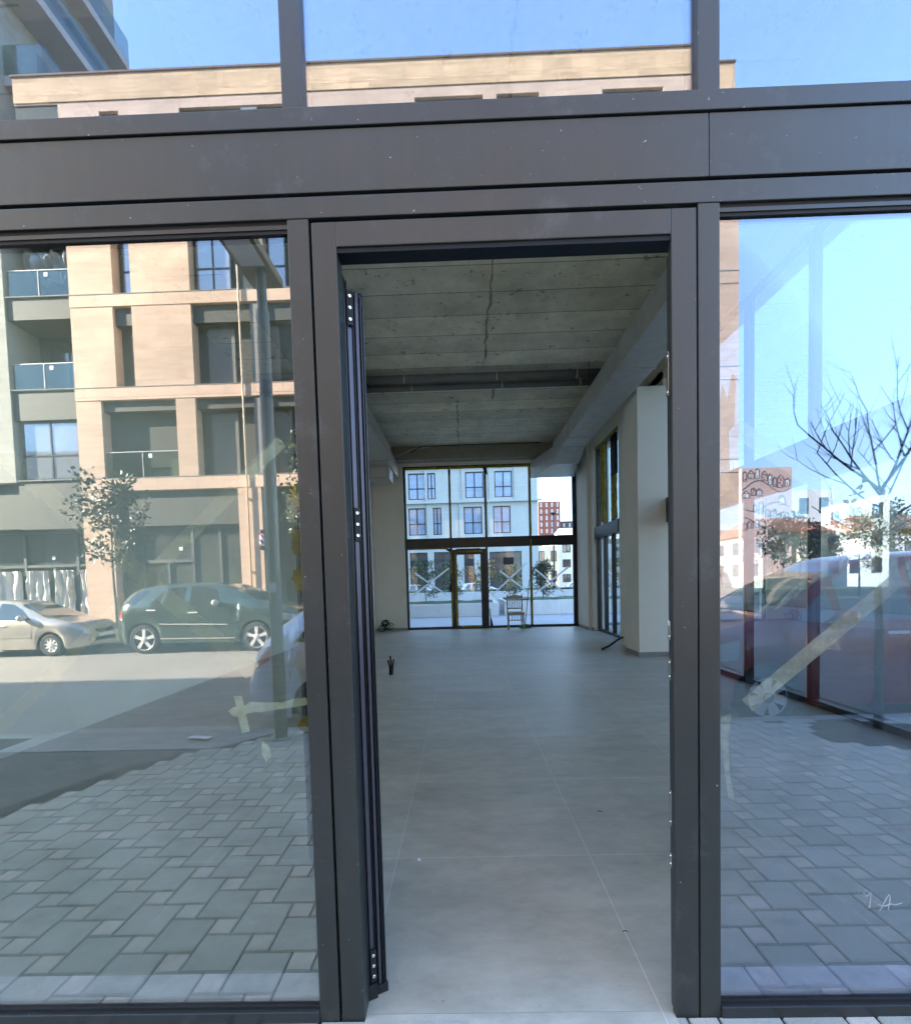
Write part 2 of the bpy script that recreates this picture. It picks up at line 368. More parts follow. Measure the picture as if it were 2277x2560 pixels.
# ================================================================== GROUND, STREETS
g = MB(); g.quad((-600, -600, -.24), (600, -600, -.24), (600, 600, -.24), (-600, 600, -.24))
struct(g.build('ground', earth))
g = MB(); g.box(-80, 6.9, V(14.0), V(4.98), -.20, -.15); g.box(6.9, 16, -80, 120, -.20, -.15); struct(g.build('road', asphalt_m))
g = MB(); g.box(-80, 6.9, V(17.6), V(14.15), -.20, -.02); struct(g.build('far_pavement', concrete))
g = MB(); g.box(-80, 6.8, V(14.15), V(14.0), -.20, -.01); g.box(-1.9, 6.8, V(4.98), V(4.84), -.2, -.002)
g.box(-80, -4.4, V(4.98), V(4.84), -.2, -.02); g.box(6.75, 6.9, V(4.84), 40, -.2, -.002); struct(g.build('kerb', concrete))
# flush strip and driveway patch at the left
g = MB(); g.box(-4.4, -1.9, V(4.98), V(4.42), -.14, -.022); g.add([(-4.4, V(4.98), -.022), (-1.9, V(4.98), -.022), (-1.9, V(5.6), -.145), (-4.4, V(5.6), -.145)], [(0, 1, 2, 3)])
struct(g.build('driveway_strip', concrete))
g = MB(); g.box(-30, -1.95, V(4.42), 1.5, -.14, -.03); struct(g.build('driveway', asph2))
# pavers: big and small squares in a pinwheel pattern
def edge_x(d):    # left border of the pavers, d = distance through the glass
    pts = [(1.0, -4.8), (2.3, -3.75), (3.21, -3.16), (3.9, -2.83), (4.23, -2.54), (4.45, -2.21), (4.84, -1.9)]
    for (a, xa), (b, xb) in zip(pts, pts[1:]):
        if a <= d <= b: return xa+(xb-xa)*(d-a)/(b-a)
    return -1.9
big = MB(); small = MB(); gp = .0035
rnd = random.Random(4)
for i in range(-60, 120):
    for j in range(-80, 80):
        X = 1.49+.1*i+.2*j; D_ = 2.146+.2*i-.1*j
        def sq(mb, x, d, s):
            cx, cd = x+s/2, d+s/2
            if not (1.58 < cd+s/2 and cd+s/2 < 4.86 and edge_x(cd)+.02 < cx-s/2 and cx < 6.72): return
            if (cx-3.68)**2/.36+(cd-4.4)**2/.13 < 1: return
            z = rnd.uniform(-.0012, .0012)
            x0, x1, y0, y1 = x+gp, x+s-gp, V(d+s)+gp, min(V(d)-gp, 1.556); b = .004
            v = [(x0, y0, z-.006), (x1, y0, z-.006), (x1, y1, z-.006), (x0, y1, z-.006), (x0+b, y0+b, z), (x1-b, y0+b, z), (x1-b, y1-b, z), (x0+b, y1-b, z)]
            mb.add(v, [(4, 5, 6, 7), (0, 1, 5, 4), (1, 2, 6, 5), (2, 3, 7, 6), (3, 0, 4, 7)])
        sq(small, X, D_, .1)
        bx, bd = X-.2, D_-.1
        if abs(bx+.95) < .16 and abs(bd-2.95) < .12:
            for a in (0, .1):
                for b_ in (0, .1): sq(small, bx+a, bd+b_, .1)
        else: sq(big, bx, bd, .2)
pvo = big.build('pavement', pav_big); struct(pvo)
o = small.build('small_paving_stone', pav_small); struct(o); o.name = 'pavement_inlay'
g = MB(); g.add([(-4.8, 1.555, -.007), (-3.75, V(2.3), -.007), (-3.16, V(3.21), -.007), (-2.83, V(3.9), -.007), (-2.54, V(4.23), -.007), (-2.21, V(4.45), -.007), (-1.9, V(4.84), -.007), (6.75, V(4.84), -.007), (6.75, 1.555, -.007)], [tuple(range(9))])
struct(g.build('paving_bed', pav_joint))
g = MB()
n_ = 20; vs = [(3.68+.6*math.cos(2*math.pi*k/n_)*(1+.08*math.sin(5*k)), V(4.4)+.36*math.sin(2*math.pi*k/n_), -.004) for k in range(n_)]
g.add(vs+[(3.68, V(4.4), .03)], [(k, (k+1) % n_, n_) for k in range(n_)], 0, True); struct(g.build('tree_pit', soil))
# side street pavement to the right of the shop and the paving behind it
g = MB(); g.box(4.12, 6.75, 1.55, 16.4, -.2, -.004); struct(g.build('side_pavement', mat('side_paving', (.26, .27, .26), .9, 0, .25, .7, .1, sc3=(1, 2.5, 1))))
g = MB(); g.box(-30, 6.75, 16.4, 43, -.2, -.006); struct(g.build('rear_pavement', mat('rear_paving', (.30, .31, .33), .85, 0, .22, 1.2, .1, sc3=(1, 4, 1))))
# ================================================================== SHOP BUILDING
D = 1.56
shop = thing('shop_building', (0, D, 0), 'shop unit with dark anthracite aluminium and glass front and an open doorway in the middle', 'building')
# outer massing over the double height shop and to its left
g = MB()
g.box(-60, 4.1, D+.05, 15.9, 5.75, 10.9)
g.box(-60, -4.3, D+.05, 15.9, -.2, 5.75)
g.box(-34, -9, 15.9, 40, -.2, 19)  # unseen rear wing, added to shade the ground behind the shop
g.build('outer_wall', mat('pale_render', (.42, .40, .36), .9, 0, .12, 2), shop)
# front frame members (anthracite)
def part(name, mats, boxes, parent=shop, bevel=.002):
    mb = MB()
    for b in boxes: mb.box(*b)
    return mb.build(name, mats, parent, bevel)
XL, XR = -4.1, 4.05
part('transom', anthr, [(XL, XR, D-.006, D+.10, 2.555, 2.618)])
part('transom', anthr2, [(XL, XR, D-.010, D+.10, 2.818, 2.876)])
part('fascia_backing', gasket, [(XL, XR, D+.012, D+.09, 2.61, 2.82)], bevel=0)
part('fascia_panel', anthr, [(XL, .7675, D-.004, D+.012, 2.631, 2.8145)])
part('fascia_panel', anthr, [(.7695, XR, D-.004, D+.012, 2.631, 2.8145)])
for x0, x1 in ((-.51, -.445), (.735, .80)):
    part('mullion', anthr, [(x0, x1, D-.004, D+.09, -.02, 2.555)])
for x0, x1 in ((-.51, -.445), (.735, .80), (-1.86, -1.80), (2.05, 2.11), (-3.15, -3.09), (3.3, 3.36)):
    part('mullion', anthr2, [(x0, x1, D-.006, D+.09, 2.876, 5.2)])
for x0, x1 in ((-1.86, -1.80), (2.05, 2.11), (-3.15, -3.09), (3.3, 3.36)):
    part('mullion', anthr, [(x0, x1, D-.004, D+.09, -.02, 2.555)])
part('corner_post', anthr, [(3.95, 4.1, D-.01, D+.14, -.1, 5.75)])
part('head_beam', anthr, [(XL, XR, D-.01, D+.2, 5.2, 5.75)])
for x0, x1 in ((XL, -3.15), (-3.09, -1.86), (-1.80, -.51), (.80, 2.05), (2.11, 3.3), (3.36, 3.95)):
    part('sill', anthr2, [(x0, x1, D-.012, D+.10, -.012, .036)])
    part('glazing_bead', gasket, [(x0, x1, D+.004, D+.026, .036, .046)], bevel=0)
    part('glazing_bead', gasket, [(x0, x1, D+.004, D+.026, 2.518, 2.555)], bevel=0)
    part('glazing_bead', anthr2, [(x0, x1, D+.000, D+.024, 2.529, 2.541)], bevel=0)
    if x0 > -3.2: part('inner_sill', sillgrey, [(x0+.002, x1-.002, D+.034, D+.13, .034, .058)], bevel=.002)
def pane(x0, x1, z0, z1, m, parent=shop, y=D+.012, tilt=0, t=.006):
    zc = (z0+z1)/2; k = math.tan(R(tilt)); mb = MB()
    y0, y1 = y-k*(z0-zc), y-k*(z1-zc)
    mb.quad((x0, y0, z0), (x1, y0, z0), (x1, y1, z1), (x0, y1, z1), 0)
    mb.add([(x0, y0+t, z0), (x1, y0+t, z0), (x1, y1+t, z1), (x0, y1+t, z1)], [(3, 2, 1, 0)], 1)
    return mb.build('glass_pane', [m, gl_clear_in], parent)
gl_clear_in = glass_mat('inner_glass_face', (.99, 1, .99), .0)
for x0, x1 in ((XL, -3.15), (-3.09, -1.86), (-1.80, -.51), (2.11, 3.3), (3.36, 3.95)): pane(x0, x1, .04, 2.53, gl_front)
gl_right = glass_mat('right_glass', (.66, .70, .72), .185, (.80, .86, 1.0), grime=.04)
pane(.80, 2.05, .04, 2.53, gl_right)
for x0, x1, tl in ((XL, -3.15, 0), (-3.09, -1.86, 0), (-1.80, -.51, 0), (-.445, .735, .0), (.80, 2.05, -.52), (2.11, 3.3, 0), (3.36, 3.95, 0)):
    pane(x0, x1, 2.876, 5.2, gl_upper, tilt=tl, y=D+.016)
# door frame, raised rebate and dark head
df = MB()
df.box(-.437, -.362, D-.002, D+.065, -.02, 2.545); df.box(.655, .731, D-.002, D+.022, -.02, 2.545); df.box(-.362, .655, D-.002, D+.065, 2.470, 2.545)
dfo = df.build('door_frame', anthr, shop, .0025)
part('door_gasket', gasket, [(-.445, -.437, D+.02, D+.06, 0, 2.55), (.731, .735, D+.02, D+.06, 0, 2.55), ], bevel=0)
g = MB(); g.box(-.362, .70, D+.024, D+.062, 2.455, 2.4695); g.box(-.362, .655, D+.004, D+.024, 2.455, 2.4695); g.box(-.362, .66, D+.066, D+.10, 2.50, 2.56); g.build('door_head_rail', mat('dark_blue_metal', (.004, .008, .013), .55, 0, .1, 4, 0, .3), dfo)
g = MB(); g.box(.662, .70, D+.024, D+.05, 0, 2.43); g.box(-.41, -.362, D+.065, D+.10, 0, 2.43); g.build('door_rebate', blackal, dfo, .001)
# chrome strikes on the right rebate
for z0, z1 in ((2.0, 2.135), (1.10, 1.17), (1.23, 1.29), (.62, .74), (.48, .53)):
    g = MB(); g.box(.6555, .6615, D+.026, D+.044, z0, z1)
    for z in (z0+.012, z1-.012): g.lathe((.6555, D+.035, z), (-1, 0, 0), [(0, .005), (.002, .004), (.002, 0)], 10)
    g.build('strike_plate', chrome, dfo, .0008)
for _k in range(9):
    z = rnd.uniform(.1, 1.6); g = MB(); g.box(.6540, .6550, D+.03, D+.036, z, z+rnd.uniform(.005, .03))
    if _k < 1: g.build('paint_chip', paper_m, dfo)
# open door leaf, hinged at the left, turned inwards past a right angle
leaf = bpy.data.objects.new('door_leaf', None); COL.objects.link(leaf); leaf.parent = shop
leaf.location = (-.368, .088, 0); leaf.rotation_euler = (0, 0, R(119))
LW, LT, LH = 1.0, .066, 2.41
# local: x along the leaf from the hinge edge, y thickness (towards -y = side turned to the camera's right), z up
def lf(name, m, boxes, bevel=.0015):
    mb = MB()
    for b in boxes: mb.box(*b)
    return mb.build(name, m, leaf, bevel, local=True)
lf('stile', blackal, [(.004, .085, -LT, 0, .02, LH-.01)])
lf('stile', blackal, [(LW-.09, LW, -LT, 0, .02, LH)])
lf('rail', blackal, [(.085, LW-.09, -LT, 0, LH-.10, LH-.001)])
lf('rail', blackal, [(.085, LW-.09, -LT, 0, .022, .14)])
bluish = mat('brushed_edge_metal', (.075, .072, .09), .35, .4, .1, 6)
for y0, y1, dx, z1, mm in ((-.0645, -.0615, .010, 2.36, blackal), (-.056, -.053, .012, 2.38, blackal), (-.049, -.040, .004, 2.40, bluish), (-.037, -.035, .014, 2.385, blackal), (-.026, -.012, .003, 2.30, bluish), (-.010, -.008, .012, 2.42, blackal), (-.004, -.0015, .010, 2.43, blackal), (-.030, -.028, .010, 2.40, blackal)):
    lf('edge_profile', mm, [(-dx, .004, y0, y1, .03 if mm is bluish else .012, z1)], .0006)
for z in (2.335, 1.635, .115):
    mb = MB(); mb.box(-.014, .006, -.028, -.008, z-.055, z+.055); h = mb.build('hinge_plate', gasket, leaf, .001, local=True)
    for k in (-1, 0, 1):
        mb = MB(); mb.lathe((-.0142, -.018, z+k*.037), (-1, 0, 0), [(0, .0062), (.0015, .0058), (.0026, .004), (.0014, .0025), (.0012, 0)], 14); mb.build('screw', chrome, h, local=True)
lf('end_cap', gasket, [(-.012, .06, -.070, -.03, .004, .035), (-.018, .0, -.03, .004, -.02, .05)], .002)
mb = MB(); mb.box(.083, LW-.088, -.040, -.030, .13, LH-.09); mb.build('glass_pane', gl_clear, leaf, local=True)
lf('gasket', gasket, [(.083, .09, -.045, -.026, .13, LH-.09), (LW-.097, LW-.088, -.045, -.026, .13, LH-.09)], 0)
lf('handle', blackal, [(LW-.07, LW-.05, -.11, -.09, .95, 1.35), (LW-.068, LW-.052, -.09, -LT, .98, 1.0), (LW-.068, LW-.052, -.09, -LT, 1.30, 1.32)], .003)

# interior shell
g = MB(); g.box(-4.2, 4.0, D+.02, 15.9, -.2, 0.0); struct(g.build('floor', tile_m))
part('threshold', concrete if False else tile_m, [(-.362, .655, D-.035, D+.019, -.15, .001)])
g = MB(); g.box(-4.2, 4.1, D+.05, 15.9, 5.6, 5.75); struct(g.build('ceiling', ceil_m))
part('interior_wall', plaster, [(-4.3, -4.1, D+.2, 12.5, 0, 5.6)], bevel=0)
part('interior_wall', plaster, [(-4.3, -2.78, 12.5, 15.9, 0, 5.6)], bevel=0)
part('interior_wall', plaster, [(-2.78, -1.80, 15.50, 15.9, 0, 5.6)], bevel=.01)
part('interior_wall', plaster, [(3.57, 4.1, 14.24, 15.9, 0, 5.6)], bevel=.01)
part('interior_wall', plaster, [(3.66, 4.1, 13.92, 14.24, 0, 5.6)], bevel=.01)
part('column', plaster, [(3.18, 3.72, 9.05, 9.8, 0, 4.86)], bevel=.006)
part('column', plaster, [(3.70, 4.1, 9.20, 11.80, 0, 5.2)], bevel=.006)
part('column', plaster, [(3.45, 4.1, 9.82, 11.0, 0, 5.0)], bevel=.006)
part('wall_head', plaster, [(3.70, 4.1, D+.2, 15.6, 5.04, 5.6)], bevel=0)
part('wall_head', plaster, [(-1.80, 3.57, 15.50, 15.9, 5.1, 5.22)], bevel=0)
cm2 = mat('concrete_beam', (.30, .27, .21), .9, 0, .15, 4, .2)
part('ceiling_beam', cm2, [(-4.1, 3.9, 15.1, 15.89, 5.2, 5.598)], bevel=.01)
part('ceiling_beam', cm2, [(-4.1, 3.9, 10.35, 10.52, 5.5, 5.598)], bevel=.01)
part('skirting_board', skirt, [(-2.78, -1.80, 15.485, 15.5, 0, .08)])
part('skirting_board', skirt, [(3.555, 3.57, 14.24, 15.5, 0, .08), (3.645, 3.66, 13.93, 14.24, 0, .08)])
part('skirting_board', skirt, [(3.165, 3.18, 9.036, 9.8, 0, .085), (3.165, 3.72, 9.035, 9.05, 0, .085)])
# ceiling joint ridges
for (x, y0, y1) in ((.49, 3.0, 9.6), (.76, 10.55, 11.45), (-.04, 11.5, 15.0)):
    pts = [(x+rnd.uniform(-.025, .025), y0+(y1-y0)*k/40, 5.597) for k in range(41)]
    mb = MB(); mb.tube(pts, [rnd.choice((.006, .008, .012, .022)) for _ in pts], 6)
    mb.build('ceiling_joint', mat('joint_stain', (.36, .29, .21), .95, 0, .5, 12), shop)
# ---- glazed wall: generic builder along x (back) and along y (side)
def frame_x(y, xs, z0, z1, z2, z3, xdoor=None):
    """back wall: verticals at xs; lower glass z0..z1, bar z1..z2, upper glass z2..z3"""
    part('window_bar', blackal, [(xs[0], xs[-1], y-.09, y+.05, z1, z2)])
    part('bottom_rail', anthr2, [(xs[0], xs[-1], y-.05, y+.05, 0, .075)])
    part('head_rail', blackal, [(xs[0], xs[-1], y-.05, y+.05, z3, z3+.09)])
    for i, x in enumerate(xs):
        e = .07 if i in (0, len(xs)-1) else .035
        part('mullion', blackal, [(x-e, x+e, y-.06, y+.05, .0, z3)])
    for a, b in zip(xs, xs[1:]):
        pane(a, b, z2, z3, gl_back, y=y-.01); pane(a, b, .07, z1, gl_back, y=y-.01)
YB = 15.62
frame_x(YB, [-1.80, -.36, .75, 2.13, 3.52], 0, 2.55, 2.86, 5.02)
# back door frame and its foam
part('back_door_frame', blackal, [(-.33, -.20, YB-.08, YB-.02, .05, 2.5), (.55, .72, YB-.08, YB-.02, .05, 2.5), (-.2, .55, YB-.08, YB-.02, 2.33, 2.52), (-.2, .55, YB-.08, YB-.02, .03, .10)])
def foamstrip(pts, wd, parent=shop, name='foam_strip', ax='x', seed=0):
    r = random.Random(seed); mb = MB()
    pts = [Vector(p) for p in pts]; n = 26
    for a, b in zip(pts, pts[1:]):
        for k in range(n):
            p = a.lerp(b, k/n); q = a.lerp(b, (k+1)/n); j = wd*r.uniform(.7, 1.15); t = .012*r.uniform(.6, 1.4)
            c = (p+q)/2; d = (q-p)/2*1.02
            if ax == 'x': s1 = Vector((j, 0, 0)) if abs(d.z) > abs(d.x) else Vector((0, 0, j)); s2 = Vector((0, t, 0))
            else: s1 = Vector((0, j, 0)) if abs(d.z) > abs(d.y) else Vector((0, 0, j)); s2 = Vector((t, 0, 0))
            mb.obox(c, d, s1, s2)
    return mb.build(name, foam, parent)
for i, (pts, wd) in enumerate([([(-.22, YB-.09, .12), (-.22, YB-.09, 2.35)], .035), ([(-.15, YB-.09, 2.43), (.62, YB-.09, 2.43)], .035), ([(-.1, YB-.09, .065), (.55, YB-.09, .065)], .025),
        ([(-.36, YB-.075, 2.9), (-.36, YB-.075, 5.0)], .022), ([(.75, YB-.075, 2.9), (.75, YB-.075, 5.0)], .018), ([(2.13, YB-.075, .1), (2.13, YB-.075, 5.0)], .03),
        ([(-1.75, YB-.07, 5.03), (2.2, YB-.07, 5.03)], .035), ([(-1.72, YB-.10, 2.53), (-.45, YB-.10, 2.53)], .018), ([(-.36, YB-.075, .1), (-.36, YB-.075, 2.5)], .02)]):
    foamstrip(pts, wd, seed=i)
# torn black membrane bits on the back frame
for pts in ([(-.50, YB-.12, 2.50), (-.34, YB-.12, 2.55), (-.40, YB-.12, 2.42), (-.55, YB-.12, 2.5)], [(-.40, YB-.1, 4.95), (-.32, YB-.1, 4.95), (-.33, YB-.1, 4.72)], [(.68, YB-.1, 5.0), (.80, YB-.1, 5.0), (.84, YB-.1, 4.75), (.74, YB-.1, 4.85)], [(-.40, YB-.12, 1.75), (-.36, YB-.12, 1.5), (-.38, YB-.12, 1.2), (-.46, YB-.12, 1.15), (-.41, YB-.12, 1.45)]):
    mb = MB(); k = len(pts); mb.add(pts+[(a, b-.01, c) for a, b, c in pts], [tuple(range(k)), tuple(range(2*k-1, k-1, -1))]+[(i, i+k, (i+1) % k+k, (i+1) % k) for i in range(k)]); mb.build('torn_membrane', gasket, shop)
# side glazing at x = 3.78
def frame_y(x, ys, z1, z2, z3, name=''):
    part('window_bar', blackal, [(x-.12, x+.05, ys[0], ys[-1], z1, z2)])
    part('bottom_rail', anthr2, [(x-.05, x+.05, ys[0], ys[-1], 0, .07)])
    part('head_rail', blackal, [(x-.05, x+.05, ys[0], ys[-1], z3, z3+.07)])
    for i, y in enumerate(ys):
        part('mullion', blackal, [(x-.05, x+.05, y-.035, y+.035, 0, z3)])
        part('mullion_trim', paper_m, [(x-.056, x-.05, y+.020, y+.030, .07, z1)], bevel=0)
    for a, b in zip(ys, ys[1:]):
        for z0, zz in ((.07, z1), (z2, z3)):
            mb = MB(); mb.quad((x, a, z0), (x, b, z0), (x, b, zz), (x, a, zz), 0); mb.quad((x+.006, b, z0), (x+.006, a, z0), (x+.006, a, zz), (x+.006, b, zz), 1)
            mb.build('glass_pane', [gl_side, gl_clear_in], shop)
frame_y(3.80, [1.75, 2.95, 4.15, 5.44, 6.66, 7.88, 9.12], 2.43, 2.87, 5.0)
frame_y(3.80, [11.83, 12.55, 13.25, 13.90], 2.55, 2.87, 5.0)
# foam boards in the side upper windows
for (a, b) in ((12.95, 13.32), (12.02, 12.36)):
    mb = MB()
    for k in range(14):
        z0 = 2.9+.145*k; o_ = .012*(k % 2)
        mb.box(3.70-o_, 3.74, a+.02*(k % 3), (a+b)/2-.005, z0, z0+.138); mb.box(3.70-o_, 3.74, (a+b)/2+.005, b, z0+.05, z0+.185 if k < 13 else z0+.14)
    mb.build('foam_board', foam, shop)
part('membrane_flap', gasket, [(3.66, 3.72, 11.9, 12.28, 3.95, 4.9)], bevel=.01)
foamstrip([(3.72, 11.9, 5.02), (3.72, 13.85, 5.02)], .03, ax='y', seed=30)
# foam residue behind the left front mullion
g = MB(); r = random.Random(3)
for (za, zb_) in ((1.69, 1.77), (1.42, 1.50), (1.12, 1.26), (1.53, 1.62), (.95, 1.0)):
    n = 7
    for k in range(n):
        z = za+(zb_-za)*k/n; wdt = .006+.020*math.sin(math.pi*(n-k)/n*.9)*r.uniform(.8, 1.2)
        g.box(-.53-wdt, -.512, D+.045, D+.07, z, z+(zb_-za)/n*1.02)
g.build('foam_residue', foam, shop)
# ================================================================== SERVICES INSIDE
duct = thing('air_duct', (2.77, 8, 4.7), 'long galvanised rectangular air duct under the concrete ceiling along the right wall', 'air duct')
segs = [1.9, 4.4, 7.9, 11.5, 12.3]
for a, b in zip(segs, segs[1:]):
    mb = MB(); mb.box(2.48, 3.06, a+.004, b-.004, 4.70, 5.08); mb.build('duct_section', galv, duct, .004)
for y in segs[1:]:
    mb = MB(); mb.box(2.462, 3.078, y-.012, y+.012, 4.682, 5.098); mb.build('flange', galv, duct, .002)
def hexa(mb, a, b): # a,b: lists of four corners
    mb.add(list(a)+list(b), [(0, 1, 2, 3), (7, 6, 5, 4), (0, 4, 5, 1), (1, 5, 6, 2), (2, 6, 7, 3), (3, 7, 4, 0)])
mb = MB(); hexa(mb, [(2.48, 12.3, 4.7), (3.06, 12.3, 4.7), (3.06, 12.3, 5.08), (2.48, 12.3, 5.08)], [(2.40, 13.0, 4.45), (3.06, 13.0, 4.45), (3.06, 13.0, 5.0), (2.40, 13.0, 5.0)]); mb.build('transition', galv, duct)
mb = MB(); hexa(mb, [(2.52, 13.0, 4.52), (3.02, 13.0, 4.52), (3.02, 13.0, 4.98), (2.52, 13.0, 4.98)], [(2.15, 15.45, 4.62), (3.5, 15.45, 4.62), (3.5, 15.45, 5.1), (2.15, 15.45, 5.1)]); mb.build('plenum', galv, duct)
for y in (3.2, 6.0, 9.7):
    for x in (2.5, 3.04):
        mb = MB(); mb.tube([(x, y, 5.08), (x, y, 5.6)], .006, 6); mb.build('hanger_rod', blackal, duct)
d2 = thing('air_duct', (-2.25, 9, 4.75), 'pale boxed air duct high along the left wall with a grille box at its end', 'air duct')
mb = MB(); mb.box(-2.5, -1.86, 3.0, 13.4, 4.78, 5.14); mb.build('duct_section', mat('pale_duct', (.42, .41, .38), .5, .1, .08, 4), d2, .004)
mb = MB(); mb.box(-2.56, -1.92, 13.4, 15.3, 4.72, 5.15); mb.build('duct_section', MATS['pale_duct'], d2, .004)
mb = MB(); mb.box(-2.54, -1.97, 13.75, 14.5, 4.38, 4.72); gb = mb.build('grille_box', MATS['pale_duct'], d2, .004)
mb = MB(); mb.box(-2.48, -2.03, 13.742, 13.752, 4.43, 4.67); mb.build('grille', mat('grille_face', (.5, .5, .47), .6, 0, .05, 9), gb, .002)
for z, yy, rr, lab in ((5.45, 9.85, .075, 'thicker grey drain pipe crossing under the ceiling, the upper of two'), (5.36, 10.08, .06, 'thinner grey drain pipe crossing just below and behind the thicker one')):
    pp = thing('drain_pipe', (0, yy, z), lab, 'pipe', 'grey pipes crossing the ceiling')
    mb = MB(); mb.tube([(-4.05, yy, z), (3.3, yy, z)], rr, 16); mb.build('pipe_run', pipe_m, pp)
    for x in (-1.05, .75, 2.30):
        x += (.12 if rr < .07 else 0); mb = MB(); mb.tube([(x-.012, yy, z), (x+.012, yy, z)], rr+.008, 16); mb.tube([(x, yy, z+rr), (x, yy, 5.6)], .006, 6); mb.build('pipe_clamp', galv, pp)
# loose cables at the ceiling near the back
mb = MB(); mb.tube([(-1.95, 15.0, 5.28), (-1.5, 14.9, 5.42), (-1.1, 14.9, 5.50), (-.8, 15.0, 5.57)], .028, 8)
tag(mb.build('ceiling_cable', mat('white_conduit', (.5, .48, .42), .7), ), 'thick pale insulated cable drooping from the ceiling near the back wall', 'cable')
mb = MB(); mb.tube([(-1.5, 14.86, 5.36), (-1.1, 14.85, 5.52), (.2, 14.95, 5.56), (2.4, 15.0, 5.57)], .014, 6)
tag(mb.build('ceiling_cable', black), 'thin black cable running along the back ceiling beam', 'cable')
# chair
ch = thing('wooden_chair', (1.55, 15.0, 0), 'pale wooden slat-back chair standing before the rear windows beside the broom', 'chair')
x0, x1, yf, yb = 1.325, 1.775, 14.82, 15.22
for x, y, zt in ((x0, yf, .49), (x1, yf, .49), (x0+.01, yb, .49), (x1-.01, yb, .49)):
    mb = MB(); mb.box(x-.02, x+.02, y-.02, y+.02, 0, zt); mb.build('leg', chairm, ch, .004)
mb = MB(); mb.box(x0-.03, x1+.03, yf-.035, yb+.03, .49, .525); mb.build('seat', chairm, ch, .01)
bk = MB(); bk.box(x0-.02, x0+.02, yb-.02, yb+.02, .525, 1.05); bk.box(x1-.02, x1+.02, yb-.02, yb+.02, .525, 1.05)
bk.box(x0+.02, x1-.02, yb-.012, yb+.012, .60, .64)
for k in range(8):
    a = x0+.02+(x1-x0-.04)*k/8; b = a+(x1-x0-.04)/8; t = (k+.5)/8; bk.box(a, b, yb-.012, yb+.012, .93, .99+.045*math.sin(math.pi*t))
bko = bk.build('backrest', chairm, ch, .003)
for k in range(5):
    x = x0+.075+k*(x1-x0-.15)/4; mb = MB(); mb.box(x-.012, x+.012, yb-.008, yb+.008, .64, .93); mb.build('slat', chairm, bko, .002)
mb = MB(); mb.box(x0+.02, x1-.02, yf-.012, yf+.012, .27, .30); mb.box(x0+.02, x1-.02, yf-.012, yf+.012, .43, .49)
for k in range(4): x = x0+.1+k*.083; mb.box(x-.008, x+.008, yf-.006, yf+.006, .30, .43)
mb.build('stretcher', chairm, ch, .002)
for x in (x0, x1): mb = MB(); mb.box(x-.01, x+.01, yf+.02, yb-.02, .2, .23); mb.build('stretcher', chairm, ch, .002)
# brooms
br = thing('broom', (1.9, 15.3, 0), 'long-handled broom with green bristles leaning on the window frame behind the chair', 'broom')
mb = MB(); mb.tube([(1.87, 15.25, .12), (2.06, 15.5, 1.52)], .012, 8); mb.build('handle', redbr, br)
mb = MB(); hexa(mb, [(1.68, 15.18, 0), (2.04, 15.18, 0), (2.04, 15.30, 0), (1.68, 15.30, 0)], [(1.75, 15.21, .12), (1.96, 15.21, .12), (1.96, 15.27, .12), (1.75, 15.27, .12)]); mb.build('bristle_head', green, br)
mb = MB(); mb.tube([(.80, 15.42, .62), (.82, 15.40, .3)], .012, 6); hexa(mb, [(.80, 15.36, .06), (.90, 15.36, .06), (.90, 15.42, .06), (.80, 15.42, .06)], [(.80, 15.38, .32), (.845, 15.38, .32), (.845, 15.42, .32), (.80, 15.42, .32)])
tag(mb.build('hand_brush', black), 'small black hand brush leaning on the frame by the rear door', 'brush')
# floor bits
ct = thing('conduit_stub', (-1.2, 7.82, 0), 'three black conduit stubs sticking up out of the tiled floor near the open door leaf', 'conduit')
for pts in ([(-1.215, 7.83, 0), (-1.21, 7.83, .12), (-1.238, 7.83, .24)], [(-1.20, 7.82, 0), (-1.185, 7.82, .15), (-1.198, 7.82, .305)], [(-1.18, 7.83, 0), (-1.165, 7.83, .13), (-1.147, 7.84, .25)]):
    mb = MB(); mb.tube(pts, .014, 8); mb.build('conduit', black, ct)
mb = MB(); r = random.Random(8)
for k in range(7):
    c = Vector((-2.42+r.uniform(-.1, .1), 15.25, .2+r.uniform(-.06, .08))); rr = r.uniform(.07, .13)
    mb.tube([c+Vector((rr*math.cos(a)*1.1, .05*math.sin(a*2+k), rr*math.sin(a))) for a in [i*math.pi/9 for i in range(18)]], .012, 6)
for k in range(3):
    mb.tube([(-2.56+.1*math.cos(a), 15.2+.02*k, .10+.1*math.sin(a)) for a in [i*math.pi/9 for i in range(19)]], .012, 6)
tag(mb.build('cable_coil', black), 'tangled coil of black cable lying at the foot of the rear left wall', 'cable')
mb = MB(); mb.tube([(2.78, 10.04, .02), (3.0, 10.3, .05), (3.25, 10.55, .14), (3.5, 10.9, .17), (3.62, 11.2, .16)], .022, 8)
tag(mb.build('loose_conduit', black), 'black conduit curving out of the right wall behind the square column', 'conduit')
mb = MB(); mb.tube([(3.50, 15.3, .02), (3.47, 15.2, .15), (3.44, 15.2, .30)], .02, 8)
tag(mb.build('loose_conduit', black), 'short black conduit stub standing in the rear right corner', 'conduit')
for i, (x, y, l, c, lab) in enumerate(((.62, 1.95, .015, black, ''), (.80, 2.7, .03, black, ''))):
    mb = MB(); mb.tube([(x-.012, y+.3*i, .003), (x, y+.3*i+.004, .004), (x+l*.5, y+.3*i-.004, .003)], .0016, 5)
    tag(mb.build('debris_scrap', c), ('short dark scrap on the floor tiles close to the doorway at right', 'dark curled scrap on the floor tiles at the right door jamb')[i], 'debris')
mb = MB(); mb.lathe((-.27, 2.5, 0), (0, 0, 1), [(0, .010), (.005, .008), (.008, 0)], 10)
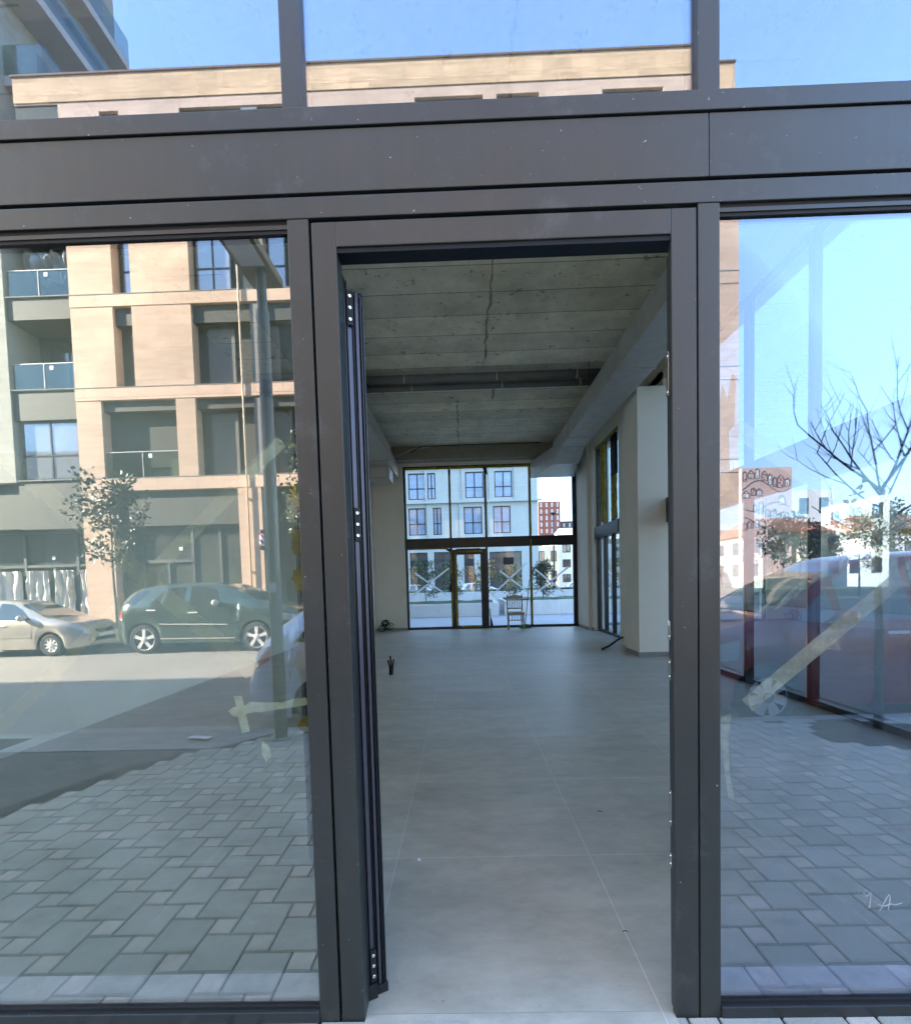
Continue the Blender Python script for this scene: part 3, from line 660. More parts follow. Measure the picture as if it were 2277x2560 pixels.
tag(mb.build('plaster_crumb', paper_m), 'small white plaster crumb on the tile joint inside the doorway', 'debris')

# ================================================================== TAPE AND MARKS ON THE GLASS
def strip(mb, a, b, wd, axis='y', t=.0006, mi=0):
    a, b = Vector(a), Vector(b); d = (b-a).normalized(); nrm = Vector((0, 1, 0)) if axis == 'y' else Vector((1, 0, 0)); s = d.cross(nrm).normalized()*wd/2
    mb.obox((a+b)/2, (b-a)/2, s, nrm*t, mi)
yt = D+.020
for nm, a, b, wd, mm, lab in (
    ('tape_strip', (.86, yt, 1.895), (2.0, yt, 1.07), .055, tape_b, 'wide clear tape strip slanting down to the right across the right-hand front pane'),
    ('tape_strip', (.897, yt+.002, 1.015), (1.95, yt+.002, 1.89), .050, tape_a, 'cream masking tape strip slanting up to the right across the right-hand front pane'),
    ('tape_strip', (-.565, yt, 1.895), (-1.75, yt, .80), .046, tape_b, 'long faint tape strip slanting down to the left across the left-hand front pane'),
    ('tape_strip', (-.69, yt+.002, 1.16), (-1.70, yt+.002, 2.1), .060, tape_b, 'long faint tape strip slanting up to the left across the left-hand front pane')):
    mb = MB(); strip(mb, a, b, wd); tag(mb.build(nm, mm), lab, 'tape', 'tape strips on the front glass')
def poly(name, pts, mm, lab, cat, th=.001, y=None, grp=None):
    mb = MB(); y = yt-.004 if y is None else y; k = len(pts)
    mb.add([(x, y, z) for x, z in pts]+[(x, y+th, z) for x, z in pts], [tuple(range(k)), tuple(range(2*k-1, k-1, -1))]+[(i, i+k, (i+1) % k+k, (i+1) % k) for i in range(k)])
    return tag(mb.build(name, mm), lab, cat, grp)
ya = D+.010
poly('torn_tape', [(-.777, 1.035), (-.762, 1.047), (-.728, 1.050), (-.705, 1.064), (-.66, 1.060), (-.60, 1.060), (-.555, 1.072), (-.52, 1.073), (-.517, 1.050), (-.56, 1.043), (-.65, 1.032), (-.716, 1.025), (-.735, 1.012), (-.765, 1.018)], tape_a, 'torn horizontal length of cream masking tape stuck low on the left-hand front pane', 'tape', y=ya+.012)
poly('torn_tape', [(-.758, 1.083), (-.732, 1.083), (-.722, 1.03), (-.712, .965), (-.738, .960), (-.747, 1.01)], tape_a, 'short upright piece of cream tape crossing the torn horizontal piece', 'tape', y=ya+.015)
poly('torn_tape', [(-.672, .935), (-.650, .915), (-.642, .884), (-.662, .862), (-.674, .890)], tape_a, 'small leaf-shaped scrap of cream tape alone on the left-hand front pane', 'tape', y=ya+.012)
poly('torn_tape', [(-.690, 1.795), (-.577, 1.908), (-.562, 1.895), (-.554, 1.880), (-.664, 1.782)], tape_a, 'slanting piece of greenish tape high beside the left door mullion', 'tape', y=ya+.012)
poly('torn_tape', [(.812, .98), (.848, .99), (.838, .90), (.842, .80), (.858, .70), (.836, .715), (.826, .80), (.812, .92)], tape_a, 'crumpled tape hanging beside the right door mullion', 'tape', y=ya+.012)
poly('torn_tape', [(.812, 1.97), (.82, 2.03), (.835, 1.98), (.85, 2.06), (.862, 2.05), (.858, 1.90), (.84, 1.88), (.845, 1.70), (.815, 1.68)], tapem('tan_tape', (.60, .40, .22), .55), 'ragged tan tape remnant high beside the right door mullion', 'tape', y=ya+.012)
# drawn squiggle and scratches on the right pane
chalk = tapem('chalk_mark', (.75, .76, .74), .55)
mb = MB(); yy = D+.010
def cv(pts, r=.0009):
    mb.tube([(x, yy, z) for x, z in pts], r, 5)
cv([(1.285, .395), (1.27, .408), (1.262, .398), (1.27, .386), (1.284, .393), (1.288, .40), (1.283, .35), (1.280, .348)])
cv([(1.315, .335), (1.328, .362), (1.345, .392), (1.348, .38), (1.344, .35), (1.342, .336)]); cv([(1.310, .358), (1.33, .352), (1.35, .36), (1.365, .356), (1.385, .362)])
tag(mb.build('chalk_scribble', chalk), 'thin white handwritten scribble low on the right-hand front pane', 'writing')

# far window tape crosses and notice
def cross(pts, lab):
    mb = MB()
    for a, b in pts: strip(mb, (a[0], YB-.02, a[1]), (b[0], YB-.02, b[1]), .05)
    tag(mb.build('tape_cross', tape_w), lab, 'tape', 'tape crosses on the rear windows')
cross([((-1.53, 1.80), (-.52, 1.06)), ((-1.62, 1.07), (-.45, 1.92))], 'white tape cross on the leftmost lower rear window')
cross([((1.15, 1.80), (2.0, 1.12)), ((.92, 1.06), (1.97, 2.0))], 'white tape cross on the rear window right of the door behind the chair')
cross([((2.25, 1.82), (3.15, 1.06)), ((2.22, 1.03), (3.3, 1.86))], 'white tape cross on the rightmost lower rear window')
mb = MB(); mb.box(1.258, 1.593, YB-.030, YB-.022, 1.985, 2.209); tag(mb.build('notice_sheet', greysign), 'small grey rectangular notice stuck on the rear window above the chair', 'notice')
# ================================================================== OPPOSITE SIDE OF THE STREET (seen mirrored in the front glass)
FY = V(17.0)                                        # facade plane, faces +y
opp = thing('apartment_building', (-2, FY, 0), 'long sunlit travertine-clad apartment building across the street, mirrored in the shop glass', 'building')
RD = .42
def facade(x0, x1, z0, z1, holes, m_wall, m_rev, parent, y=FY, depth=RD, name='stone_wall', back=True):
    xs = sorted({x0, x1, *[h[0] for h in holes], *[h[1] for h in holes]}); zs = sorted({z0, z1, *[h[2] for h in holes], *[h[3] for h in holes]})
    mb = MB()
    for a, b in zip(xs, xs[1:]):
        for c, d in zip(zs, zs[1:]):
            mx, mz = (a+b)/2, (c+d)/2
            if any(h[0] < mx < h[1] and h[2] < mz < h[3] for h in holes): continue
            mb.quad((b, y, c), (a, y, c), (a, y, d), (b, y, d), 0)
    for a, b, c, d in holes:
        yb = y-depth
        mb.quad((a, y, c), (a, yb, c), (a, yb, d), (a, y, d), 0); mb.quad((b, yb, c), (b, y, c), (b, y, d), (b, yb, d), 0)
        mb.quad((a, y, c), (b, y, c), (b, yb, c), (a, yb, c), 0); mb.quad((a, yb, d), (b, yb, d), (b, y, d), (a, y, d), 0)
    return mb.build(name, [m_wall], parent)
def win(parent, x0, x1, z0, z1, y, nx=1, nz=1, fm=anthr2, gm=gl_sky, fw_=.05, name='window'):
    mb = MB(); mb.box(x0, x0+fw_, y-.04, y+.03, z0, z1); mb.box(x1-fw_, x1, y-.04, y+.03, z0, z1); mb.box(x0+fw_, x1-fw_, y-.04, y+.03, z0, z0+fw_); mb.box(x0+fw_, x1-fw_, y-.04, y+.03, z1-fw_, z1)
    for k in range(1, nx): xx = x0+(x1-x0)*k/nx; mb.box(xx-fw_/2, xx+fw_/2, y-.038, y+.028, z0+fw_, z1-fw_)
    f = mb.build(name, fm, parent)
    if nz > 1:
        mb = MB(); zz = z0+(z1-z0)*.42; mb.box(x0+fw_, x1-fw_, y-.035, y+.024, zz-fw_/2, zz+fw_/2); mb.build('glazing_bar', fm, f)
    mb = MB(); mb.quad((x1-.02, y, z0+.02), (x0+.02, y, z0+.02), (x0+.02, y, z1-.02), (x1-.02, y, z1-.02)); mb.build('pane', gm, f)
    return f
def backquad(parent, x0, x1, z0, z1, y, m, name='recess_wall'):
    mb = MB(); mb.box(x0, x1, y-.05, y, z0, z1); return mb.build(name, m, parent)
FL = [(5.36, 8.0), (8.43, 11.12), (11.53, 14.24), (14.65, 17.46)]
cols = {0: [(-12.23, -9.65), (-8.98, -4.9), (-3.9, -1.6), (.2, 2.6), (3.6, 7.6)],
        1: [(-11.65, -11.0), (-8.97, -4.9), (-3.9, -1.6), (.4, 1.1), (3.6, 7.6)],
        2: [(-11.60, -10.98), (-8.97, -4.9), (-3.9, -1.6), (.4, 1.1), (3.6, 7.6)],
        3: [(-11.73, -11.08), (-9.04, -4.95), (-1.2, 1.05), (1.5, 2.9), (4.95, 6.94)]}
holes = []
for f, hs in cols.items():
    for a, b in hs: holes.append((a, b, FL[f][0]+.001, FL[f][1]))
gholes = [(-12.06, -7.66, 0.0, 4.92), (-6.85, -4.9, 0, 4.92), (-4.2, .5, 0, 4.92), (1.2, 3.9, 0, 4.92), (4.6, 8.4, 0, 4.92)]
facade(-13.1, 9.37, 0, 17.78, holes+gholes, stone, stone, opp)
# parapet and string courses stand a little proud
mb = MB(); mb.box(-14.56, 9.37, FY-.3, FY+.03, 17.80, 18.62); mb.build('parapet', stone_top, opp)
mb = MB(); mb.box(-14.60, 9.40, FY-.35, FY+.07, 18.62, 18.68); mb.build('parapet_coping', mat('brown_coping', (.17, .10, .07), .6, 0, .1, 3), opp)
for z0, z1 in ((4.935, 5.355), (8.01, 8.425), (11.13, 11.525), (14.25, 14.645)):
    mb = MB(); mb.box(-13.1, 9.375, FY-.02, FY+.018, z0, z1); mb.build('string_course', stone_band, opp)
    mb = MB(); mb.box(-13.1, 9.38, FY+.0, FY+.03, z1-.002, z1+.022); mb.build('drip_edge', concrete, opp)
    mb = MB(); mb.box(-15.32, -13.1, FY-.02, FY+.03, z1-.0, z1+.035); mb.build('drip_edge', concrete, opp)
mb = MB(); mb.box(-13.1, 9.36, FY-12, FY-RD-.06, 0, 17.78); mb.box(9.0, 9.365, FY-12, FY-.01, 0, 17.78); mb.build('rear_mass', stone, opp)
mb = MB(); mb.box(-15.3, -13.105, FY-12, FY-1.3, 0, 18.0); mb.build('rear_mass', recess, opp)
mb = MB(); mb.box(-14.56, -13.105, FY-1.3, FY-.03, 16.9, 17.74); mb.build('dark_soffit_panel', mat('dark_olive_panel', (.045, .055, .038), .5, 0, .15, 3), opp)
mb = MB(); mb.box(-14.56, -13.1, FY-.3, FY+.0, 17.745, 17.80); mb.build('wall_strip', stone, opp)
# balcony bay at the left
for z0, z1 in ((3.70, 5.32), (7.43, 8.42), (10.80, 11.53), (13.9, 14.64)):
    mb = MB(); mb.box(-15.3, -13.105, FY-1.3, FY-.03, z0, z1); mb.build('cladding_panel', clad, opp)
win(opp, -15.15, -13.15, 5.42, 7.40, FY-.15, 2, 2)
for zf in (8.47, 11.58):
    mb = MB(); mb.box(-15.3, -13.1, FY-1.3, FY-.1, zf-.05, zf); mb.build('balcony_floor', concrete, opp)
    win(opp, -14.9, -13.4, zf+.05, zf+2.1, FY-1.22, 2, 1, gm=gl_win)
def rail(x0, x1, z0, y=FY-.08, h=.86):
    mb = MB(); mb.box(x0, x1, y-.006, y+.006, z0+.02, z0+h); r_ = mb.build('balcony_railing', gl_rail, opp)
    mb = MB(); mb.box(x0, x1, y-.02, y+.02, z0+h, z0+h+.03); mb.box((x0+x1)/2-.012, (x0+x1)/2+.012, y+.007, y+.02, z0, z0+h); mb.build('handrail', galv, r_)
    mb = MB(); mb.box((x0+x1)/2+.2, (x0+x1)/2+.33, y+.008, y+.012, z0+h-.2, z0+h-.06); mb.build('sticker', paper_m, r_)
rail(-15.25, -13.12, 8.47); rail(-15.25, -13.12, 11.58); rail(-12.2, -9.67, 5.39)
# crinkled plastic in the upper balcony
def sheet(x0, x1, z0, z1, y, nx, nz, amp, seed, m, parent, name='plastic_sheet'):
    r = random.Random(seed); mb = MB(); vs = []
    for j in range(nz+1):
        for i in range(nx+1):
            u, v = i/nx, j/nz
            p = noise.noise(Vector((u*6+seed, v*2.0, seed*1.3)))*amp+noise.noise(Vector((u*17, v*5+seed, 2)))*amp*.5
            vs.append((x0+(x1-x0)*u+p*.3, y+p, z0+(z1-z0)*v+(0 if j else noise.noise(Vector((u*4, seed, 0)))*.15)))
    mb.add(vs, [(j*(nx+1)+i+1, j*(nx+1)+i, (j+1)*(nx+1)+i, (j+1)*(nx+1)+i+1) for j in range(nz) for i in range(nx)], 0, True)
    return mb.build(name, m, parent)
plastic_w = mat('white_plastic_film', (.62, .61, .56), .25, 0, .15, 6)
sheet(-15.0, -13.3, 12.3, 13.3, FY-.5, 30, 14, .35, 3, mat('clear_film', (.30, .31, .30), .12, 0, .4, 8), opp)
# recess backs, shutters, windows
for f in range(4):
    z0, z1 = FL[f]
    for a, b in cols[f]:
        backquad(opp, a, b, z0, z1, FY-RD+.001, recess)
        ct_ = z1-.58 if f else z1-.34
        mb = MB(); mb.box(a+.001, b-.001, FY-RD, FY-.12, ct_, z1-.002); mb.build('cladding_panel', clad, opp)
        if b-a < 1:
            mb = MB(); mb.box(a+.36, b-.002, FY-RD+.001, FY-RD+.05, z0+.02, ct_-.1); mb.build('roller_shutter', shut_m, opp) if f == 1 else win(opp, a+.12, b-.02, z0+.05, ct_, FY-RD+.06, 1, 2)
        elif f == 0 and a < -12: pass
        elif f in (0, 1):
            xx = a+.36
            while xx+.95 < b:
                mb = MB(); mb.box(xx, xx+.93, FY-RD+.001, FY-RD+.06, z0+.02, ct_-.10); mb.build('roller_shutter', shut_m, opp)
                mb = MB(); mb.box(xx-.03, xx+.96, FY-RD+.001, FY-RD+.09, ct_-.10, ct_-.06); mb.build('shutter_box', anthr2, opp)
                xx += 1.55+.3*(f == 0)
        else:
            xx = a+.05
            while xx+1.2 < b: win(opp, xx, xx+1.25, z0+.05, ct_-.02, FY-RD+.08, 2, 2); xx += 1.9
# radiator-like unit on the lower balcony
mb = MB(); mb.box(-9.98, -9.70, FY-.3, FY-.1, 5.42, 5.98); tag(mb.build('balcony_unit', mat('cream_metal', (.5, .47, .33), .5, 0, .2, 30)), 'small cream metal unit standing on the low balcony across the street', 'appliance')
# made-up pipe drawing the pilaster's lit edge, and grey inner pilaster
dp = MB(); dp.tube([(-7.30, FY+.07, 0.2), (-7.30, FY+.07, 12.9)], .03, 10); dpo = dp.build('drain_pipe', mat('cream_lit_edge', (.62, .50, .34), .5), opp)
for z in (2, 4.5, 7.6, 10.8):
    mb = MB(); mb.box(-7.34, -7.26, FY+.0, FY+.09, z, z+.05); mb.build('bracket', galv, dpo)
mb = MB(); mb.box(-6.98, -6.45, FY-.5, FY-.03, 0, 17.7); mb.build('grey_pilaster', mat('grey_render', (.25, .235, .21), .8, 0, .1, 2), opp)
# ground floor glazing
def shopfront(x0, x1, seed, mul_x):
    y = FY-RD+.05
    mb = MB(); mb.box(x0, x1, y-.1, FY-.15, 3.72, 4.918); mb.build('cladding_panel', clad, opp)
    fr = MB(); fr.box(x0, x1, y-.04, y+.05, 3.62, 3.72); fr.box(x0, x1, y-.04, y+.05, 0, .1)
    for x in mul_x: fr.box(x-.045, x+.045, y-.04, y+.06, .1, 3.62)
    fo = fr.build('shopfront_frame', mat('grey_frame', (.10, .105, .10), .5, 0, .1, 4) if 'grey_frame' not in MATS else MATS['grey_frame'], opp)
    mb = MB(); mb.quad((x1, y, .1), (x0, y, .1), (x0, y, 3.62), (x1, y, 3.62)); mb.build('shop_window', MATS.get('dim_shop_glass') or mat('dim_shop_glass', (.075, .082, .068), .10, 0, .35, .8, 0, .8), opp)
    return fo
fo = shopfront(-12.06, -7.66, 1, [-12.0, -11.25, -9.50, -8.52, -7.72])
mb = MB(); mb.box(-11.25, -9.5, FY-RD+.02, FY-.30, 2.44, 2.56); mb.box(-10.42, -10.34, FY-RD+.02, FY-.31, .1, 2.44); mb.build('door_frame', MATS['grey_frame'], opp)
mb = MB(); mb.box(-10.0, -9.87, FY-RD+.06, FY-RD+.066, 2.86, 2.99); mb.build('sticker', paper_m, opp)
shopfront(-6.4, -4.9, 2, [-6.3, -5.6]); shopfront(-4.2, .5, 3, [-4.1, -2.6, -1.1, .4]); shopfront(1.2, 3.9, 4, [1.3, 2.5, 3.8]); shopfront(4.6, 8.4, 5, [4.7, 6.0, 7.2, 8.3])
# recessed shop unit left with hanging white film
y = FY-.9
mb = MB(); mb.box(-30, -13.1, FY-1.3, FY-.95, 0, 3.75); mb.build('shop_window', MATS['dim_shop_glass'], opp)
mb = MB(); mb.box(-30, -13.1, y-.05, y+.05, 3.62, 3.72); mb.box(-30, -13.1, y-.05, y+.05, 2.42, 2.52)
for x in (-18, -15.98, -14.04, -13.35): mb.box(x-.05, x+.05, y-.05, y+.06, 0, 3.62)
mb.box(-14.98, -14.88, y-.05, y+.04, 0, 2.4); mb.build('shopfront_frame', MATS['grey_frame'], opp)
mb = MB(); mb.box(-14.98, -14.86, y+.05, y+.056, 2.7, 2.84); mb.build('sticker', paper_m, opp)
for i, (a, b) in enumerate(((-17.2, -16.05), (-15.85, -15.05), (-14.85, -14.12), (-13.93, -13.12))):
    sheet(a, b, .2, 2.3, FY-.72, 24, 20, .20, i+5, plastic_w, opp)
mb = MB(); mb.box(-30, -13.1, FY-1.3, FY-.2, 3.75, 5.32); mb.build('cladding_panel', clad, opp)
# barber pole
bp = thing('barber_pole', (-6.85, FY+.12, 3.1), 'red and white striped barber pole on the grey pilaster across the street', 'barber pole')
bm_, _n, _b = newmat('barber_stripes')
_tc = N(_n, 'ShaderNodeTexCoord'); _sp = N(_n, 'ShaderNodeSeparateXYZ'); _n.links.new(_tc.outputs['Object'], _sp.inputs[0])
_at = N(_n, 'ShaderNodeMath', operation='ARCTAN2'); _n.links.new(_sp.outputs[0], _at.inputs[0]); _n.links.new(_sp.outputs[1], _at.inputs[1])
_m1 = N(_n, 'ShaderNodeMath', operation='MULTIPLY_ADD'); _n.links.new(_sp.outputs[2], _m1.inputs[0]); _m1.inputs[1].default_value = 2.6
_m0 = N(_n, 'ShaderNodeMath', operation='DIVIDE'); _n.links.new(_at.outputs[0], _m0.inputs[0]); _m0.inputs[1].default_value = 2*math.pi; _n.links.new(_m0.outputs[0], _m1.inputs[2])
_fr = N(_n, 'ShaderNodeMath', operation='FRACT'); _n.links.new(_m1.outputs[0], _fr.inputs[0])
_r = N(_n, 'ShaderNodeValToRGB'); _r.color_ramp.interpolation = 'CONSTANT'; e = _r.color_ramp.elements
for _ in range(2): e.new(.5)
for i, (p, c) in enumerate(((0, (.8, .78, .76)), (.28, (.55, .04, .05)), (.5, (.8, .78, .76)), (.78, (.05, .07, .25)))): e[i].position = p; e[i].color = (*c, 1)
_n.links.new(_fr.outputs[0], _r.inputs[0]); _n.links.new(_r.outputs[0], _b.inputs['Base Color']); _b.inputs['Roughness'].default_value = .2
mb = MB(); mb.lathe((0, 0, -.22), (0, 0, 1), [(0, 0), (0, .085), (.44, .085), (.44, 0)], 24); mb.build('striped_cylinder', bm_, bp, local=True)
for s in (-1, 1):
    mb = MB(); mb.lathe((0, 0, .22*s), (0, 0, s), [(0, .095), (.06, .10), (.10, .08), (.13, .03), (.13, 0)], 24); mb.build('end_cap', blackal, bp, local=True)
# grey stone block at the left with the tower of balconies behind
nb = thing('apartment_tower', (-22, FY, 0), 'grey stone apartment tower with stacked glass-railed balconies rising at the left across the street', 'building')
mb = MB(); mb.box(-40, -15.32, FY-6.6, FY+.04, 5.32, 34); mb.build('wall', greystone, nb)
mb = MB(); mb.box(-40, -30, FY-14, FY, 0, 5.32); mb.build('wall', greystone, nb)
grender = mat('grey_render_tower', (.34, .335, .31), .85, 0, .12, 1.5)
TX = -17.6
mb = MB(); mb.box(-40, -24, V(33), V(31.02)+0, 5, 46); mb.box(-17, -12.3, V(28), V(26.2), 17.9, 27.2); mb.build('rear_wing', grender, nb)
for k in range(6):
    z = 18.9+3.12*k
    mb = MB(); mb.box(-15.31, -13.9-.35*k, V(24.4-.5*k), V(17.5), z, z+.34); bal = mb.build('balcony_slab', mat('balcony_soffit', (.50, .47, .43), .8, 0, .06, 2) if 'balcony_soffit' not in MATS else MATS['balcony_soffit'], nb)
    mb = MB(); mb.box(-13.93-.35*k, -13.90-.35*k, V(24.4-.5*k), V(17.52), z+.34, z+1.35); mb.box(-15.3, -13.93-.35*k, V(17.52)-.03, V(17.52), z+.34, z+1.35); mb.build('glass_railing', gl_rail, bal)
    mb = MB(); mb.box(-15.32, -15.28, V(22.8), V(19), z+.4, z+2.6); mb.build('balcony_door', gl_win, nb)
# ---- street lamp by our kerb
lp = thing('street_lamp', (-1.77, V(4.59), 0), 'slim grey street lamp with a flat rectangular head at the edge of the pavers', 'street lamp')
polem = mat('lamp_post_grey', (.30, .295, .25), .45, .2, .08, 6)
mb = MB(); mb.lathe((-1.77, V(4.59), 0), (0, 0, 1), [(0, 0), (0, .058), (3.96, .056), (3.96, .044), (4.32, .044), (4.32, 0)], 20); po = mb.build('pole', polem, lp)
mb = MB(); mb.lathe((-1.77, V(4.59), 0), (0, 0, 1), [(0, .09), (.012, .088), (.02, .06)], 20); mb.build('base_plate', concrete, lp)
mb = MB(); mb.box(-1.95, -1.66, V(4.86), V(3.75), 4.32, 4.40); hd = mb.build('lamp_head', mat('lamp_head_olive', (.20, .17, .10), .5, .1, .1, 5), lp, .01)
mb = MB(); mb.box(-1.91, -1.70, V(4.5), V(3.85), 4.312, 4.319); mb.build('diffuser', paper_m, hd)
mb = MB(); c = Vector((-1.77, V(4.59), 1.44))
mb.add([c+Vector((math.cos(a)*.0595, math.sin(a)*.0595, z)) for z in (-.045, .045) for a in [R(60+k*12) for k in range(6)]], [(k, k+1, k+7, k+6) for k in range(5)]); mb.build('sticker', paper_m, po)
mb = MB(); mb.obox((-2.6, V(4.68), .004), (.11, .02, 0), (-.01, .035, 0), (0, 0, .0015)); tag(mb.build('paper_sheet', paper_m), 'white scrap of paper lying on the pale strip near the lamp post', 'paper')
# ================================================================== CARS
def lerp_pts(pts, x):
    if x <= pts[0][0]: return pts[0][1]
    for (a, ya_), (b, yb_) in zip(pts, pts[1:]):
        if x <= b: return ya_+(yb_-ya_)*(x-a)/(b-a)
    return pts[-1][1]
def smooth_pts(pts, n=6):   # catmull-rom resample of a height profile
    out = []
    for i in range(len(pts)-1):
        p0 = pts[max(i-1, 0)]; p1 = pts[i]; p2 = pts[i+1]; p3 = pts[min(i+2, len(pts)-1)]
        for k in range(n):
            t = k/n; m1 = (p2[1]-p0[1])/(p2[0]-p0[0])*(p2[0]-p1[0])*.6; m2 = (p3[1]-p1[1])/(p3[0]-p1[0])*(p2[0]-p1[0])*.6
            h = (2*t**3-3*t**2+1)*p1[1]+(t**3-2*t**2+t)*m1+(-2*t**3+3*t**2)*p2[1]+(t**3-t**2)*m2
            out.append((p1[0]+(p2[0]-p1[0])*t, h))
    return out+[pts[-1]]
def make_car(name, loc, rz, label, group, S):
    L, W = S['L'], S['W']; top = smooth_pts(S['top']); belt = S['belt']; wr = S['wr']; r = S['r']
    car = thing(name, loc, label, 'car', group, rz)
    def hw(x):
        t = 1.0
        a = S.get('er', .45)
        if x < a: t = 1-.20*(1-x/a)**2.2
        b = S.get('ef', .8)
        if x > L-b: t = 1-.26*(1-(L-x)/b)**2.2
        return W/2*t
    def zb(x):
        z = S['zb']+.05*max(0, 1-x/.3)+.04*max(0, 1-(L-x)/.4)
        ra = r+.055
        for xc in S['wheels']:
            if abs(x-xc) < ra: z = max(z, r+math.sqrt(ra*ra-(x-xc)**2))
        return z
    def ring(x):
        w_, b, t_, bl = hw(x), zb(x), lerp_pts(top, x), lerp_pts(belt, x)
        bl = min(bl, t_-.015); b = min(b, bl-.02); q = max(0, min(1, (t_-bl)/.5))
        w4 = w_*.955-q*(W/2*.955-wr)
        return [(w_*.955, b), (w_*.99, b+(bl-b)*.25), (w_, b+(bl-b)*.55), (w_*.992, b+(bl-b)*.8), (w_*.955, bl), (w4, t_-.012-.055*q), (w4*.82, t_-.004-.012*q), (w4*.45, t_), (0, t_+.004)]
    xs = set([0, L])
    k = 0.0
    while k < L: xs.add(round(k, 4)); k += .055
    for xc in S['wheels']:
        for a in (-1, 1): xs.add(round(xc+a*(r+.0549), 4))
    xs = sorted(xs); mb = MB(); vs = []; n = 9
    for x in xs:
        rg = ring(x); vs += [(x, y, z) for y, z in rg]+[(x, -y, z) for y, z in rg[:-1]][::-1]
    M_ = 2*n-1
    fs = [(i*M_+j, i*M_+j+1, (i+1)*M_+j+1, (i+1)*M_+j) for i in range(len(xs)-1) for j in range(M_-1)]
    mb.add(vs, fs, 0, True)
    mb.add([vs[j] for j in range(M_)], [tuple(range(M_))]); mb.add([vs[(len(xs)-1)*M_+j] for j in range(M_)], [tuple(range(M_))[::-1]])
    body = mb.build('body', S['paint'], car, local=True)
    mb = MB(); mb.box(.25, L-.25, -W/2*.86, W/2*.86, S['zb']+.02, S['zb']+.30); mb.box(S['wheels'][0]-.45, S['wheels'][1]+.45, -W/2*.72, W/2*.72, S['zb']+.3, .75)
    mb.build('underbody', plastic, car, local=True)
    def surf(x, z, side, off):
        rg = ring(x); y = rg[0][0]
        for (y0, z0), (y1, z1) in zip(rg, rg[1:6]):
            if z0 <= z <= z1+1e-6: y = y0+(y1-y0)*((z-z0)/(z1-z0) if z1 > z0 else 0); break
            if z > z1: y = y1
        return (x, side*(y+off), z)
    def patch(poly_, side, off, name, m, parent=body, sub=.12):
        """polygon in side view laid on the flank"""
        pts = []
        for (a, b), (c, d) in zip(poly_, poly_[1:]+poly_[:1]):
            kk = max(1, int(math.hypot(c-a, d-b)/sub)); pts += [(a+(c-a)*t/kk, b+(d-b)*t/kk) for t in range(kk)]
        bm = bmesh.new(); f = bm.faces.new([bm.verts.new((x, 0, z)) for x, z in pts])
        zs_ = sorted(set(round(z, 2) for _, z in pts))
        xmin, xmax = min(p[0] for p in pts), max(p[0] for p in pts); zmin, zmax = min(p[1] for p in pts), max(p[1] for p in pts)
        x = xmin+sub
        while x < xmax: bmesh.ops.bisect_plane(bm, geom=bm.verts[:]+bm.edges[:]+bm.faces[:], plane_co=(x, 0, 0), plane_no=(1, 0, 0)); x += sub
        z = zmin+sub
        while z < zmax: bmesh.ops.bisect_plane(bm, geom=bm.verts[:]+bm.edges[:]+bm.faces[:], plane_co=(0, 0, z), plane_no=(0, 0, 1)); z += sub
        bm.verts.ensure_lookup_table()
        for v in bm.verts: v.co = Vector(surf(v.co.x, v.co.z, side, off))
        if side > 0: bmesh.ops.reverse_faces(bm, faces=bm.faces[:])
        me = bpy.data.meshes.new(name); bm.to_mesh(me); bm.free(); me.materials.append(m)
        for p in me.polygons: p.use_smooth = True
        o = bpy.data.objects.new(name, me); COL.objects.link(o); o.parent = parent; return o
    for side in (1, -1):
        for pl_ in S['side_glass']: patch(pl_, side, .006, 'side_window', carglass, car)
        for pl_ in S.get('tail', []): patch(pl_, side, .008, 'tail_lamp', lampred, car, .05)
        for pl_ in S.get('head', []): patch(pl_, side, .008, 'headlight', lampclr, car, .05)
        for pl_ in S.get('trim', []): patch(pl_, side, .014, 'side_moulding', S.get('trimmat', galv), car, .3)
        for pl_ in S.get('handles', []): patch(pl_, side, .028, 'door_handle', galv, car, .1)
        for pl_ in S.get('seams', []): patch(pl_, side, .003, 'door_seam', gasket, car, .12)
        for pl_ in S.get('arch', []): patch(pl_, side, .006, 'wheel_arch_trim', plastic, car, .05)
        mx = S['mirror']; mb = MB(); mb.lathe((mx, side*(W/2*.95+.02), lerp_pts(belt, mx)+.09), (0, side, 0), [(-.05, .04), (0, .075), (.10, .085), (.16, .06), (.18, 0)], 14)
        mb.build('wing_mirror', S.get('mirrormat', S['paint']), car, local=True)
    def screen(x0, x1, kf, name, m, off=.008):
        mb = MB(); nx, ny = 10, 12; vs = []
        for i in range(nx+1):
            x = x0+(x1-x0)*i/nx; rg = ring(x)[4:]
            ymax = rg[1][0]*kf
            for j in range(ny+1):
                y = -ymax+2*ymax*j/ny; ay = abs(y); z = rg[-1][1]
                for (ya1, za), (yb1, zb1) in zip(rg[1:], rg[2:]):
                    if yb1 <= ay <= ya1: z = za+(zb1-za)*(ya1-ay)/(ya1-yb1) if ya1 > yb1 else za; break
                vs.append((x, y, z+off))
        mb.add(vs, [(i*(ny+1)+j, i*(ny+1)+j+1, (i+1)*(ny+1)+j+1, (i+1)*(ny+1)+j) for i in range(nx) for j in range(ny)], 0, True)
        mb.build(name, m, car, local=True)
    screen(*S['windscreen'], .95, 'windscreen', carglass_l); screen(*S['rearscreen'], .90, 'rear_window', carglass)
    # end faces: bumper, grille, plates
    wf = hw(L)
    mb = MB(); mb.box(L-.03, L+.012, -wf*.62, wf*.62, .34, .44); mb.build('lower_grille', gasket, car, .01, local=True)
    mb = MB(); mb.box(L-.05, L+.010, -wf*.5, wf*.5, .56, .66); mb.build('radiator_grille', gasket, car, .01, local=True)
